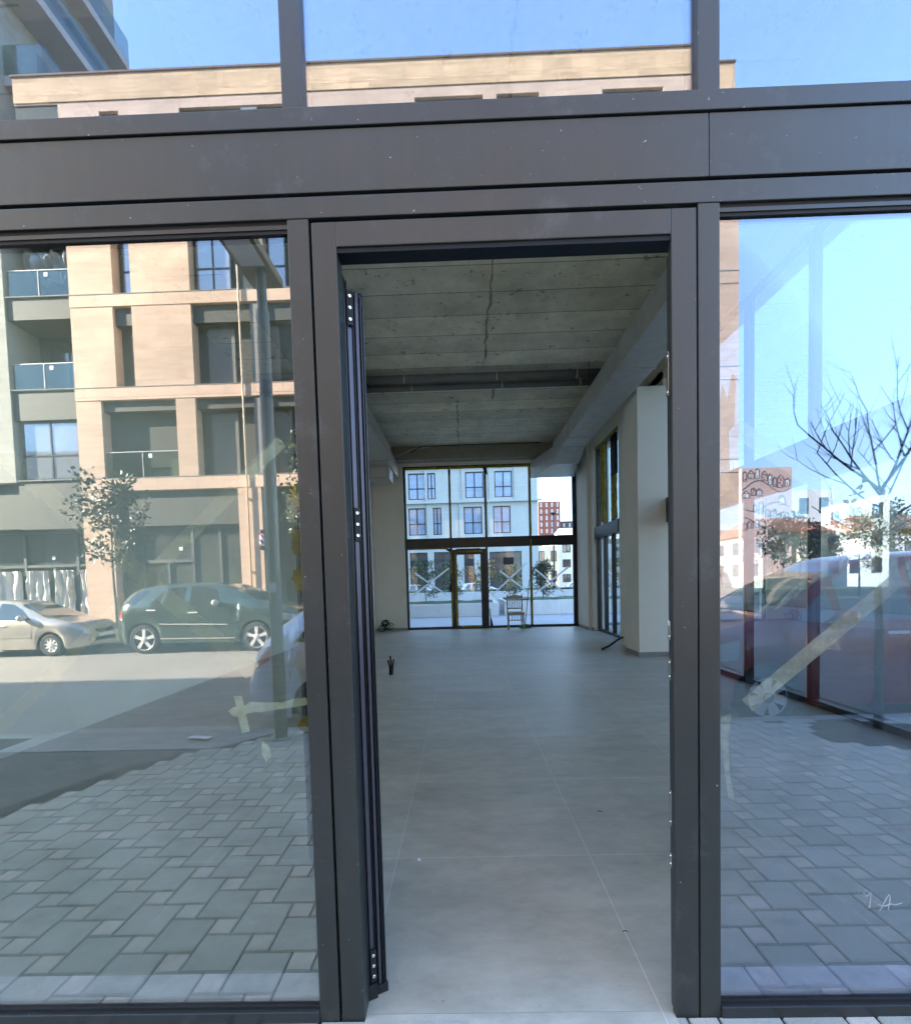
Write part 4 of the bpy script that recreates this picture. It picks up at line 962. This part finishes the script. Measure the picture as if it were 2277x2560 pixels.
    mb = MB(); mb.box(L-.01, L+.020, -.26, .26, .455, .55); mb.build('number_plate', paper_m, car, .003, local=True)
    mb = MB(); mb.box(-.012, .02, -.26, .26, .62, .72); mb.build('number_plate', paper_m, car, .003, local=True)
    for wx in S['wheels']:
        for side in (1, -1):
            yc = side*(W/2*.955-.11)
            wheel = bpy.data.objects.new('wheel', None); COL.objects.link(wheel); wheel.parent = car; wheel.location = (wx, yc, r)
            if side < 0: wheel.rotation_euler = (0, 0, math.pi)
            rr = S['rim']
            mb = MB(); mb.lathe((0, 0, 0), (0, 1, 0), [(-.1, rr), (-.105, r-.03), (-.085, r-.006), (-.05, r), (.05, r), (.085, r-.006), (.105, r-.03), (.108, rr+.03), (.10, rr)], 36); mb.build('tyre', tyre, wheel, local=True)
            mb = MB(); mb.lathe((0, 0, 0), (0, 1, 0), [(.10, rr+.002), (.108, rr-.004), (.10, rr-.018), (.03, rr-.03), (.03, 0)], 36); mb.build('rim_barrel', S.get('barrel', plastic), wheel, local=True)
            mb = MB(); ns = S['spokes']
            for q in range(ns):
                a = 2*math.pi*q/ns+math.pi/2; d = Vector((math.cos(a), 0, math.sin(a))); s = Vector((-math.sin(a), 0, math.cos(a))); w0, w1 = S['sw']
                i0, i1 = d*.04, d*(rr-.012)
                pts = [i0-s*w0, i0+s*w0, i1+s*w1, i1-s*w1]; f0 = [p+Vector((0, .098, 0)) for p in pts[:2]]+[p+Vector((0, .092, 0)) for p in pts[2:]]; b0 = [p-Vector((0, .03, 0)) for p in f0]
                mb.add(f0+b0, [(0, 1, 2, 3), (7, 6, 5, 4), (0, 4, 5, 1), (1, 5, 6, 2), (2, 6, 7, 3), (3, 7, 4, 0)])
            mb.lathe((0, 0, 0), (0, 1, 0), [(.06, .075), (.10, .07), (.112, .05), (.114, 0)], 24)
            mb.lathe((0, 0, 0), (0, 1, 0), [(.085, rr), (.104, rr-.002), (.104, rr-.018), (.085, rr-.02)], 36)
            mb.build('rim', S.get('rimmat', alloy), wheel, local=True)
            if S.get('emblem'):
                mb = MB(); mb.lathe((0, .114, 0), (0, 1, 0), [(0, .050), (.004, .050), (.004, .043), (0, .043)], 28)
                for zz, sgn in ((.036, 1), (.0, 1)):
                    pts = [(-.024, zz), (-.010, zz-.030), (0, zz-.008), (.010, zz-.030), (.024, zz)] if zz == 0 else [(-.016, zz), (0, zz-.026), (.016, zz)]
                    mb.tube([(x, .117, z) for x, z in pts], .0032, 5)
                mb.build('hub_emblem', gasket, wheel, local=True)
    return car
suv = dict(L=4.78, W=1.91, r=.375, rim=.285, wheels=(.74, 3.62), wr=.72, zb=.27, spokes=5, sw=(.034, .046), paint=p_green, rimmat=hubp, mirror=2.66, er=.45, ef=.75,
    top=[(0, .92), (.12, 1.24), (.48, 1.64), (.75, 1.73), (1.3, 1.79), (2.2, 1.795), (2.75, 1.74), (3.05, 1.63), (3.80, 1.28), (4.3, 1.18), (4.62, 1.04), (4.78, .75)],
    belt=[(0, .86), (.2, 1.20), (2, 1.19), (3.6, 1.15), (4.5, .97), (4.78, .70)],
    side_glass=[[(.26, 1.27), (.56, 1.28), (.84, 1.62), (.56, 1.58)], [(.93, 1.245), (1.19, 1.24), (1.24, 1.60)], [(1.27, 1.24), (1.78, 1.23), (1.82, 1.68), (1.36, 1.665)], [(1.96, 1.225), (2.76, 1.205), (2.62, 1.58), (2.36, 1.68), (1.96, 1.69)]],
    tail=[[(.03, .86), (.22, .90), (.22, 1.10), (.08, 1.08)]], head=[[(4.30, .80), (4.66, .76), (4.58, .92), (4.25, .99)]],
    trim=[[(1.20, .745), (2.92, .70), (2.92, .73), (1.20, .775)], [(1.18, .375), (3.1, .35), (3.1, .378), (1.18, .403)]], handles=[[(.88, 1.10), (1.12, 1.095), (1.12, 1.13), (.88, 1.135)], [(1.94, 1.02), (2.18, 1.015), (2.18, 1.05), (1.94, 1.055)]],
    seams=[[(1.885, .40), (1.893, .40), (1.893, 1.18), (1.885, 1.18)], [(3.02, .42), (3.028, .42), (3.038, 1.14), (3.03, 1.14)], [(1.14, .66), (1.148, .66), (.90, 1.2), (.892, 1.2)]],
    windscreen=(2.86, 3.76), rearscreen=(.14, .46), mirrormat=galv, trimmat=galv)
make_car('parked_car', (-8.89, V(13.25), -.15), 0, 'dark green estate-style off-road car with five-spoke alloy wheels parked in front of the travertine building', 'cars parked along the far kerb', suv)
polo = dict(L=3.95, W=1.65, r=.29, rim=.185, wheels=(.62, 3.08), wr=.53, zb=.20, spokes=9, sw=(.018, .026), paint=p_champ, mirror=2.45, er=.45, ef=.7, rimmat=hubp,
    top=[(0, .80), (.08, .98), (.40, 1.34), (.8, 1.44), (1.6, 1.46), (2.1, 1.40), (2.45, 1.24), (3.00, .99), (3.5, .88), (3.8, .76), (3.95, .58)],
    belt=[(0, .78), (.3, .97), (1.6, .93), (2.8, .90), (3.5, .80), (3.95, .54)],
    side_glass=[[(.55, 1.01), (1.02, .99), (1.10, 1.37), (.82, 1.35)], [(1.10, .985), (1.60, .97), (1.60, 1.385), (1.18, 1.375)], [(1.68, .965), (2.62, .94), (2.28, 1.20), (2.0, 1.345), (1.68, 1.38)]],
    tail=[[(.04, .68), (.22, .74), (.20, .93), (.08, .92)]], head=[[(3.38, .60), (3.86, .52), (3.78, .68), (3.36, .78)]],
    trim=[[(1.05, .50), (2.62, .50), (2.62, .55), (1.05, .55)]], trimmat=p_champ, handles=[[(1.10, .82), (1.28, .82), (1.28, .85), (1.10, .85)], [(1.78, .80), (1.98, .80), (1.98, .83), (1.78, .83)]],
    seams=[[(1.64, .30), (1.648, .30), (1.648, .94), (1.64, .94)], [(2.62, .32), (2.628, .32), (2.66, .88), (2.652, .88)]],
    windscreen=(2.22, 3.02), rearscreen=(.10, .42))
make_car('parked_car', (-13.62, V(13.10), -.15), 0, 'small champagne hatchback parked behind the dark green car before the hanging plastic film', 'cars parked along the far kerb', polo)
near = dict(polo); near.update(paint=p_silver, tail=[[(.09, .72), (.28, .82), (.30, .98), (.15, .93)]], L=3.9, W=1.66)
near.update(top=[(0, .58), (.04, .68), (.14, .96), (.40, 1.22), (.72, 1.43), (1.5, 1.50), (2.1, 1.43), (2.45, 1.27), (3.00, 1.0), (3.5, .9), (3.75, .78), (3.9, .6)], wheels=(.84, 3.15), trimmat=p_silver)
make_car('parked_car', (-2.36, V(5.95), -.15), 0, 'silver hatchback with red tail lamp parked just behind the lamp post at our kerb', 'cars parked along the near kerb', near)
mpv = dict(L=4.4, W=1.79, r=.315, rim=.215, wheels=(.80, 3.50), wr=.62, zb=.22, spokes=7, sw=(.030, .058), paint=p_red, mirror=2.75, er=.4, ef=.7, rimmat=hubp, emblem=True,
    top=[(0, .95), (.08, 1.10), (.28, 1.62), (.6, 1.76), (1.5, 1.81), (2.2, 1.78), (2.65, 1.62), (3.45, 1.19), (3.9, 1.04), (4.2, .92), (4.4, .66)],
    belt=[(0, .92), (.3, 1.08), (2, 1.05), (3.2, 1.05), (4.0, .90), (4.4, .60)],
    side_glass=[[(.38, 1.12), (1.02, 1.10), (1.05, 1.66), (.62, 1.62)], [(1.12, 1.10), (1.95, 1.09), (1.95, 1.69), (1.15, 1.67)], [(2.03, 1.09), (2.72, 1.085), (2.70, 1.50), (2.45, 1.65), (2.03, 1.69)], [(2.79, 1.09), (3.22, 1.085), (2.80, 1.42)]],
    tail=[[(.02, .85), (.22, .88), (.20, 1.25), (.08, 1.2)]], head=[[(3.82, .72), (4.30, .66), (4.2, .82), (3.8, .92)]],
    handles=[[(1.2, .96), (1.42, .96), (1.42, .99), (1.2, .99)], [(2.1, .95), (2.32, .95), (2.32, .98), (2.1, .98)]],
    seams=[[(1.99, .32), (1.998, .32), (1.998, 1.06), (1.99, 1.06)], [(2.98, .34), (2.988, .34), (3.0, 1.04), (2.992, 1.04)]],
    trim=[[(1.2, .52), (2.95, .52), (2.95, .57), (1.2, .57)]], trimmat=p_red, windscreen=(2.62, 3.46), rearscreen=(.10, .28))
make_car('parked_car', (6.62, V(5.95), -.15), math.pi, 'dark red people carrier with silver hubcaps parked at our kerb beside the bare tree', 'cars parked along the near kerb', mpv)
# ================================================================== TREES
def leafquad(mb, p, d, s, r):
    d = d.normalized(); a = Vector((r.uniform(-1, 1), r.uniform(-1, 1), r.uniform(-1, 1))); u = d.cross(a)
    if u.length < .01: return
    u = u.normalized()*s*.34; m_ = p+d*s*.5; q = p+d*s; nz = d.cross(u).normalized()*s*.08
    mb.add([p, m_+u+nz, q, m_-u+nz], [(0, 1, 2), (0, 2, 3)])
def branch(mb, p, d, l, rad, depth, r, tips, kids_=3, up_=.15, n=5, bend=.2):
    pts = [p]; dd = d.normalized()
    for k in range(n):
        dd = (dd+Vector((r.uniform(-bend, bend), r.uniform(-bend, bend), r.uniform(-bend*.6, bend*.6)+up_))*.5).normalized(); pts.append(pts[-1]+dd*l/n)
    mb.tube(pts, [rad*(1-.55*k/n) for k in range(n+1)], 6)
    if depth == 0: tips += pts[2:]; return
    tips += pts[-2:]
    for q in range(kids_):
        i = r.randint(2, n); a = r.uniform(0, 2*math.pi); side = Vector((math.cos(a), math.sin(a), r.uniform(.0, .6)))
        branch(mb, pts[i], dd*.8+side*.8, l*r.uniform(.45, .7), rad*.5, depth-1, r, tips, kids_, up_, n, bend)
def leafy(name, base, h, crown, label, seed, leafm_=leaf_dark, nleaf=40, ls=.10, trunkm=bark, tr=.035, group=None, z0=.4, spread=.5):
    t = thing(name, base, label, 'tree' if 'tree' in name else 'shrub', group); r = random.Random(seed); b = Vector(base)
    mb = MB(); pts = [b+Vector((.03*math.sin(k*1.3), .02*math.cos(k), h*k/8)) for k in range(9)]; mb.tube(pts, [tr*(1-.75*k/8) for k in range(9)], 8); tips = []
    for k in range(crown):
        zz = h*(z0+(1-z0)*(k+.5)/crown*.97); a = k*2.4+r.uniform(-.4, .4); f = math.sin(math.pi*min(1, max(.12, ((k+1.2)/crown)**.8))*.92)
        branch(mb, b+Vector((0, 0, zz)), Vector((math.cos(a), math.sin(a), .45)), spread*h*(.25+.35*f), tr*.35, 1, r, tips, 2, .2)
    mb.build('trunk', trunkm, t)
    lb = MB(); tips += pts[-3:]
    for p in tips:
        for _ in range(nleaf):
            o_ = Vector((r.gauss(0, 1), r.gauss(0, 1), r.gauss(0, 1)))*ls*.85; leafquad(lb, p+o_, o_+Vector((0, 0, .02)), ls*r.uniform(.7, 1.25), r)
    lb.build('crown', leafm_, t); return t
leafy('street_tree', (-10.33, V(14.45), -.02), 4.4, 11, 'young evergreen tree with a thin trunk standing between the two cars across the street', 5, leaf_dark, 11, .14, barkp, .055, None, .46, .36)
leafy('street_tree', (-4.15, V(14.5), -.02), 5.2, 10, 'young evergreen tree half hidden beside the front door frame across the street', 9, leaf_mid, 8, .13, barkp, .05, None, .45, .5)
# bare tree at the pit
bt = thing('bare_tree', (3.68, V(4.42), 0), 'bare thin-branched young tree in a soil pit beside the dark red car', 'tree')
r = random.Random(12); mb = MB(); tips = []; b = Vector((3.68, V(4.42), 0))
tr_ = [b+Vector((.012*math.sin(k), .01*math.cos(k*1.7), 2.15*k/8)) for k in range(9)]
mb.tube(tr_, [.036-.0018*k for k in range(9)], 10)
top_ = tr_[-1]
for (z, a, l, el, rd) in ((2.15, 200, 1.15, .9, .017), (2.15, 10, 1.25, 1.5, .02), (2.0, 175, 1.0, .35, .012), (1.85, 20, 1.1, .7, .014), (1.95, 330, 1.1, .9, .013), (2.12, 100, 1.1, 1.2, .015), (1.7, 190, .8, .5, .010), (2.1, 250, 1.2, 1.3, .014), (1.75, 60, .9, .5, .011), (2.15, 150, .9, 1.6, .013), (1.6, 300, .7, .4, .009)):
    a = R(a); branch(mb, b+Vector((0, 0, z)), Vector((math.cos(a), math.sin(a), el)), l*.78, rd*.75, 2, r, tips, 3, .10, 6, .22)
mb.build('trunk', bark, bt)
lb = MB()
for p in tips:
    if r.random() < .05 and p.z < 2.2:
        for _ in range(3): o_ = Vector((r.gauss(0, 1), r.gauss(0, 1), r.gauss(0, 1)-.5)); leafquad(lb, p, o_, .07, r)
lb.build('dry_leaves', leaf_yel, bt)

# ================================================================== FAR END OF THE MIRRORED STREET
def block(name, x0, x1, y0, y1, h, wall_m, label, cat='building', rows=0, cols_=0, face='+y', winm=gl_win, roofm=None, group=None, ww=.45, wh=.45, z0w=.8, base=-.2):
    t = thing(name, ((x0+x1)/2, (y0+y1)/2, base), label, cat, group)
    mb = MB(); mb.box(x0, x1, y0, y1, base, h); mb.build('wall', wall_m, t)
    if roofm:
        mb = MB(); e = .4; ym = (y0+y1)/2; hh = min(2.4, (y1-y0)*.28)
        mb.add([(x0-e, y0-e, h), (x1+e, y0-e, h), (x1+e, y1+e, h), (x0-e, y1+e, h), (x0+1.5, ym, h+hh), (x1-1.5, ym, h+hh)], [(0, 1, 5, 4), (2, 3, 4, 5), (1, 2, 5), (3, 0, 4), (3, 2, 1, 0)]); mb.build('roof', roofm, t)
    fs = []
    if rows:
        sh = (h-z0w)/rows
        for side in face.split(','):
            lo, hi = (x0, x1) if 'y' in side else (y0, y1); cw = (hi-lo)/cols_
            for i in range(rows):
                for j in range(cols_):
                    c = lo+cw*(j+.5); z = z0w+sh*(i+.2); a, b_ = c-cw*ww/2, c+cw*ww/2; zt = z+sh*wh*1.2
                    mb = MB(); e = .04
                    if side == '+y': mb.box(a, b_, y1-.02, y1+e, z, zt)
                    if side == '-y': mb.box(a, b_, y0-e, y0+.02, z, zt)
                    if side == '+x': mb.box(x1-.02, x1+e, a, b_, z, zt)
                    if side == '-x': mb.box(x0-e, x0+.02, a, b_, z, zt)
                    fr_ = mb.build('window', paper_m if winm is not gl_win else blackal, t)
                    mb = MB(); q = .10; e2 = e+.012; am = (a+b_)/2
                    for a2, b2 in ((a+q, am-q/2), (am+q/2, b_-q)):
                        if side == '+y': mb.box(a2, b2, y1, y1+e2, z+q, zt-q)
                        if side == '-y': mb.box(a2, b2, y0-e2, y0, z+q, zt-q)
                        if side == '+x': mb.box(x1, x1+e2, a2, b2, z+q, zt-q)
                        if side == '-x': mb.box(x0-e2, x0, a2, b2, z+q, zt-q)
                    mb.build('pane', gl_win, fr_)
    return t
pinkw = mat('pink_plaster', (.52, .38, .33), .9, 0, .10, .6); creamw = mat('cream_plaster', (.55, .50, .38), .9, 0, .12, .6)
yelw = mat('yellow_plaster', (.62, .50, .20), .9, 0, .1, .6); whitew = mat('white_plaster_outside', (.66, .66, .63), .85, 0, .06, .5)
roofr = mat('red_roof_tiles', (.36, .13, .07), .9, 0, .3, 3, .3); greyw = mat('grey_plaster_outside', (.33, .32, .30), .9, 0, .12, .8)
mur = block('mural_building', 33.4, 39.3, V(74), V(60), 14.2, pinkw, 'pink end wall painted with black line drawings of little houses, far down the street')
inkm = mat('mural_ink', (.07, .055, .05), .9, 0, .3, 5); lightm = mat('mural_pale', (.62, .60, .58), .9, 0, .1, 5)
mb = MB(); mw = MB(); r = random.Random(21); ym = V(60)+.01
def lnk(pts, w_=.05):
    for (a, b_), (c, d) in zip(pts, pts[1:]):
        A = Vector((a, ym+.01, b_)); B = Vector((c, ym+.01, d)); dd = B-A
        if dd.length < 1e-4: continue
        s = dd.normalized().cross(Vector((0, 1, 0)))*w_/2; mb.obox((A+B)/2, dd/2, s, (0, .008, 0))
def house(x, z, w_, h, fill):
    if fill: mw.box(x, x+w_, ym-.005, ym+.005, z, z+h)
    lnk([(x, z), (x, z+h), (x+w_/2, z+h+w_*.6*r.uniform(.4, 1)), (x+w_, z+h), (x+w_, z), (x, z)])
    lnk([(x, z+h), (x+w_, z+h)], .04)
    for k in range(r.randint(1, 3)):
        wx = x+w_*.2+r.uniform(0, .4)*w_; wz = z+h*(.15+.28*k); mb.box(wx, wx+w_*.2, ym, ym+.016, wz, wz+h*.14)
for zz, ext in ((12.4, 0), (10.4, 1), (8.4, 1), (6.6, 0), (5.0, 1)):
    x = 33.5
    while x < 38.6:
        w_ = r.uniform(.35, .75)
        if ext == 0 or r.random() < .7: house(x, zz+.6*math.sin((x-33)*1.0), w_, r.uniform(.5, 1.2), r.random() < .35)
        x += w_+r.uniform(.05, .3)
for z0_, am_ in ((12.0, .7), (9.6, .5), (7.8, .6)):
    lnk([(33.45+.29*k, z0_+am_*math.sin(.29*k*1.15+z0_)) for k in range(20)], .07)
mb.build('line_drawing', inkm, mur); mw.build('painted_houses', lightm, mur)
block('grey_apartment_block', 40.5, 47.5, V(88), V(76), 12.6, greyw, 'grey apartment block with small windows beyond the mural wall', rows=4, cols_=4)
block('white_hall', 47.6, 70, V(120), V(95), 17.2, whitew, 'wide white building closing the far end of the street', rows=3, cols_=6)
block('yellow_house', 50, 60, V(72), V(62), 6.6, yelw, 'yellow plastered house with red tiled roof, far off at the right', rows=2, cols_=4, roofm=roofr)
block('brown_roof_house', 40, 49, V(66), V(58), 5.6, creamw, 'cream low house with a red hipped roof beside the mural wall', rows=2, cols_=4, roofm=roofr)
block('white_balcony_house', 36.5, 43, V(50), V(44), 4.6, whitew, 'white two storey house with flat roof nearer down the street', rows=2, cols_=4)
for i, (x, d_, h, s, lm, lab) in enumerate(((20.5, 32, 4.6, 3, leaf_mid, 'round leafy street tree in front of the mural wall'), (30.5, 36, 5.4, 4, leaf_yel, 'autumn yellow street tree in front of the yellow house'), (24.5, 35, 4.2, 6, leaf_dark, 'small dark street tree before the white two storey house'), (33, 40, 6.0, 8, leaf_yel, 'taller orange-leaved tree far down the street'), (27.5, 38, 4.0, 11, leaf_mid, 'low green street tree between the two yellow ones'))):
    leafy('street_tree', (x, V(d_), -.1), h, 12, lab, s, lm, 10, .22, bark, .07, None, .35, .5)
# ---- right of the side street (seen through the side glazing)
block('pale_apartment_house', 44, 58, 52, 64, 9.5, whitew, 'pale house with balconies seen through the side glazing', rows=3, cols_=4, face='-y,-x')
block('yellow_house', 50, 62, 34, 46, 7.8, yelw, 'yellow house with red roof seen through the side glazing', rows=2, cols_=4, face='-y,-x', roofm=roofr)
block('cream_house', 36, 46, 60, 72, 6.5, creamw, 'cream house with red roof low behind the side street', rows=2, cols_=3, face='-y,-x', roofm=roofr)
block('terracotta_house', 58, 74, 50, 66, 10, pinkw, 'rose coloured house rising behind the yellow one', rows=3, cols_=4, face='-y,-x', roofm=roofr)
block('grey_workshop', 30, 44, 78, 90, 7, greyw, 'long grey workshop roof far behind the side street', rows=1, cols_=5, face='-y', roofm=roofr)
for i, (x, y, h, s, lm) in enumerate(((26, 33, 4.6, 31, leaf_yel), (30, 28, 4.0, 32, leaf_mid), (24, 40, 5.0, 33, leaf_mid), (34, 36, 5.2, 34, leaf_yel))):
    leafy('street_tree', (x, y, -.1), h, 10, ['orange-leaved tree beyond the side street', 'green bushy tree nearest beyond the side street', 'tall green tree beyond the side street', 'yellow tree in front of the yellow house beyond the side street'][i], s, lm, 10, .22, bark, .07, None, .35, .5)
mb = MB(); mb.box(16, 80, 18, 75, -.2, -.10); struct(mb.build('verge', grass_m))
# ================================================================== BEHIND THE REAR WINDOWS
wb = thing('office_building', (0, 43, 0), 'white panelled building with paired dark-framed windows behind the rear glazing', 'building')
wpan = mat('white_facade_panel', (.42, .46, .44), .7, 0, .05, .8)
WX0, WX1 = -28, 6.55
wh_holes = []
rowA = [(5.68, 8.02), (8.75, 11.0), (11.8, 14.0)]
up_x = [(-4.6, -3.12), (-2.48, -1.76), (.17, 1.76), (2.7, 4.2)]
up2_x = [(-4.55, -3.0), (-2.9, -2.2), (.37, 1.95), (2.87, 4.39)]
for k, (z0, z1) in enumerate(rowA):
    xs = up_x if k == 0 else up2_x
    for o_ in (0, -9.6, -19.2):
        for a, b_ in xs: wh_holes.append((a+o_, b_+o_, z0, z1))
wg = [(-4.6, -3.05, .3, 4.2), (-2.5, -.9, .3, 4.2), (.1, .98, .3, 4.0), (2.3, 5.08, .3, 4.1)]+[(-7.4-3.2*d_, -5.4-3.2*d_, .3, 4.2) for d_ in range(5)]
def facade_b(x0, x1, z0, z1, holes, m_, parent, y, depth):
    xs = sorted({x0, x1, *[h[0] for h in holes], *[h[1] for h in holes]}); zs = sorted({z0, z1, *[h[2] for h in holes], *[h[3] for h in holes]}); mb = MB()
    for a, b in zip(xs, xs[1:]):
        for c, d in zip(zs, zs[1:]):
            mx, mz = (a+b)/2, (c+d)/2
            if any(h[0] < mx < h[1] and h[2] < mz < h[3] for h in holes): continue
            mb.quad((a, y, c), (b, y, c), (b, y, d), (a, y, d))
    for a, b, c, d in holes:
        yb = y+depth
        mb.quad((a, yb, c), (a, y, c), (a, y, d), (a, yb, d)); mb.quad((b, y, c), (b, yb, c), (b, yb, d), (b, y, d)); mb.quad((b, y, c), (a, y, c), (a, yb, c), (b, yb, c)); mb.quad((b, yb, d), (a, yb, d), (a, y, d), (b, y, d))
    return mb.build('wall', m_, parent)
facade_b(WX0, WX1, 0, 16, wh_holes+wg, wpan, wb, 43, .22)
mb = MB(); mb.box(WX0, WX1, 43.25, 58, 0, 16); mb.build('rear_mass', wpan, wb)
mb = MB(); mb.box(WX1-.005, WX1, 43.0, 43.25, 0, 16); mb.build('corner_return', wpan, wb)
for z in (5.22, 8.36, 11.4, 14.6):
    mb = MB(); mb.box(WX0, WX1+.3, 42.72, 43.0, z, z+.16); mb.build('cornice', wpan, wb)
for o_ in (0, -9.6, -19.2):
    for z0, z1 in ((5.38, 8.36), (8.52, 11.4), (11.56, 14.6)):
        for x in ((-2.95, -.15, 2.3) if z0 < 6 else (-3.05, .1, 2.45, 4.6)):
            mb = MB(); mb.box(x+o_-.05, x+o_+.05, 42.84, 43.0, z0, z1); mb.build('facade_fin', wpan, wb)
for a, b_, c, d in wh_holes:
    f = MB(); y_ = 43.16; fw2 = .09
    for bb in ((a, a+fw2, c, d), (b_-fw2, b_, c, d), (a+fw2, b_-fw2, c, c+fw2), (a+fw2, b_-fw2, d-fw2, d), (a+fw2, b_-fw2, c+(d-c)*.42-.04, c+(d-c)*.42+.04), ((a+b_)/2-.05, (a+b_)/2+.05, c+fw2, d-fw2)):
        f.box(bb[0], bb[1], y_-.04, y_+.03, bb[2], bb[3])
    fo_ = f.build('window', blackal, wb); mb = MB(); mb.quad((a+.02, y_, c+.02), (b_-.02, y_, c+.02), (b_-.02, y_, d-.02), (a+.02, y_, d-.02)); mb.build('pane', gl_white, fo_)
for a, b_, c, d in wg:
    f = MB(); y_ = 43.16
    for bb in ((a, a+.08, c, d), (b_-.08, b_, c, d), (a+.08, b_-.08, d-.1, d), ((a+b_)/2-.04, (a+b_)/2+.04, c, d-.1)): f.box(bb[0], bb[1], y_-.04, y_+.03, bb[2], bb[3])
    fo_ = f.build('shop_window', blackal, wb); mb = MB(); mb.quad((a+.02, y_, c), (b_-.02, y_, c), (b_-.02, y_, d-.02), (a+.02, y_, d-.02)); mb.build('pane', mat('dim_pane', (.06, .07, .075), .1, .2, .4, .6) if 'dim_pane' not in MATS else MATS['dim_pane'], fo_)
# planters
pw = mat('white_planter_wall', (.52, .53, .52), .85, 0, .1, 1, .1)
for nm, b_, lab, gz_ in (('planter_bed', (-16, 1.48, 21.2, 24.5, .57), 'low white raised lawn bed outside the rear windows, left part', .66), ('planter_bed', (1.75, 12, 21.4, 25.5, .62), 'low white raised lawn bed outside the rear windows, right part', .70), ('planter_bed', (-16, 12, 27.5, 33, .95), 'second white lawn terrace behind the front beds', 1.05)):
    t = thing(nm, ((b_[0]+b_[1])/2, b_[2], 0), lab, 'planter', 'raised lawn beds behind the shop')
    mb = MB(); mb.box(b_[0], b_[1], b_[2], b_[2]+.2, 0, b_[4]); mb.box(b_[0], b_[1], b_[3]-.2, b_[3], 0, b_[4]); mb.box(b_[0], b_[0]+.2, b_[2]+.2, b_[3]-.2, 0, b_[4]); mb.box(b_[1]-.2, b_[1], b_[2]+.2, b_[3]-.2, 0, b_[4]); mb.build('wall', pw, t, .01)
    mb = MB(); nx, ny = 60, 8; vs = []
    for j in range(ny+1):
        for i in range(nx+1):
            x = b_[0]+.2+(b_[1]-b_[0]-.4)*i/nx; y = b_[2]+.2+(b_[3]-b_[2]-.4)*j/ny; vs.append((x, y, gz_-.08+.09*noise.noise(Vector((x*1.5, y*1.5, 3)))+.05*math.sin(math.pi*j/ny)))
    mb.add(vs, [(j*(nx+1)+i, j*(nx+1)+i+1, (j+1)*(nx+1)+i+1, (j+1)*(nx+1)+i) for j in range(ny) for i in range(nx)], 0, True); mb.build('lawn', grass_m, t)
for i, (x, h, lab, lm) in enumerate(((-1.75, 1.7, 'leafy shrub outside the leftmost rear window', leaf_mid), (-.55, 1.65, 'airy shrub outside the left side of the rear door', leaf_mid), (.9, 1.6, 'thin shrub outside the right side of the rear door', leaf_yel), (-3.4, 1.5, 'shrub outside hidden partly by the rear left wall', leaf_mid), (3.55, 1.55, 'dense dark green shrub outside the rightmost rear window', leaf_dark), (2.05, 1.3, 'small shrub outside behind the broom', leaf_mid))):
    leafy('shrub', (x, 22.4, .55), h, 9, lab, 40+i, lm, 12 if i != 4 else 24, .085, bark, .02, 'shrubs in the raised bed', .1, .62)
fl = thing('street_lamp', (5.45, 30, .0), 'thin dark lamp post beyond the lawn beds at the rear right', 'street lamp')
mb = MB(); mb.tube([(5.48, 30, 0), (5.5, 30, 5.4)], [.06, .04], 8); mb.build('pole', blackal, fl)
mb = MB(); mb.lathe((5.5, 30, 5.4), (0, 0, 1), [(0, .05), (.05, .18), (.12, .2), (.16, .05), (.16, 0)], 14); mb.build('lamp_head', blackal, fl)
# parked cars beyond the beds
for i, (x, y, pm, lab) in enumerate(((9.5, 36, whitew, 'white car parked beyond the rear lawn at the far right'), (1.5, 38, p_silver, 'pale silver car parked before the white building'), (-3.2, 38, p_champ, 'beige car parked before the white building left of the rear door'))):
    s2 = dict(polo); s2['paint'] = paint('white_paint', (.6, .6, .6), 0) if i == 0 else pm; s2['trimmat'] = s2['paint']
    make_car('parked_car', (x-2, y, .0), 0, lab, 'cars parked behind the shop', s2)
# far buildings behind
brick = stone_mat('red_brick_far', (.20, .075, .055), 3, 1, .1, mortar=(.2, .1, .08))
block('brick_tower', 30.7, 39.4, 200, 214, 33.2, brick, 'red brick apartment tower with white windows in the distance behind the rear glazing', rows=12, cols_=4, face='-y', winm=paper_m, ww=.30, wh=.5, z0w=2)
block('dark_tower', 40.2, 50, 215, 228, 27.0, mat('dark_brick_far', (.06, .06, .065), .9, 0, .1, .3), 'dark apartment block just right of the distant brick tower', rows=8, cols_=4, face='-y', winm=paper_m, ww=.3, wh=.4, z0w=2)
block('concrete_house', 10.2, 13.6, 70, 80, 6.4, creamw, 'beige unfinished concrete house behind the planter at the rear right', rows=2, cols_=2, face='-y')
block('cream_house', 13.7, 24, 72, 84, 7.2, whitew, 'large white house with a pale gabled roof behind the rear right window', rows=3, cols_=4, face='-y', roofm=whitew)
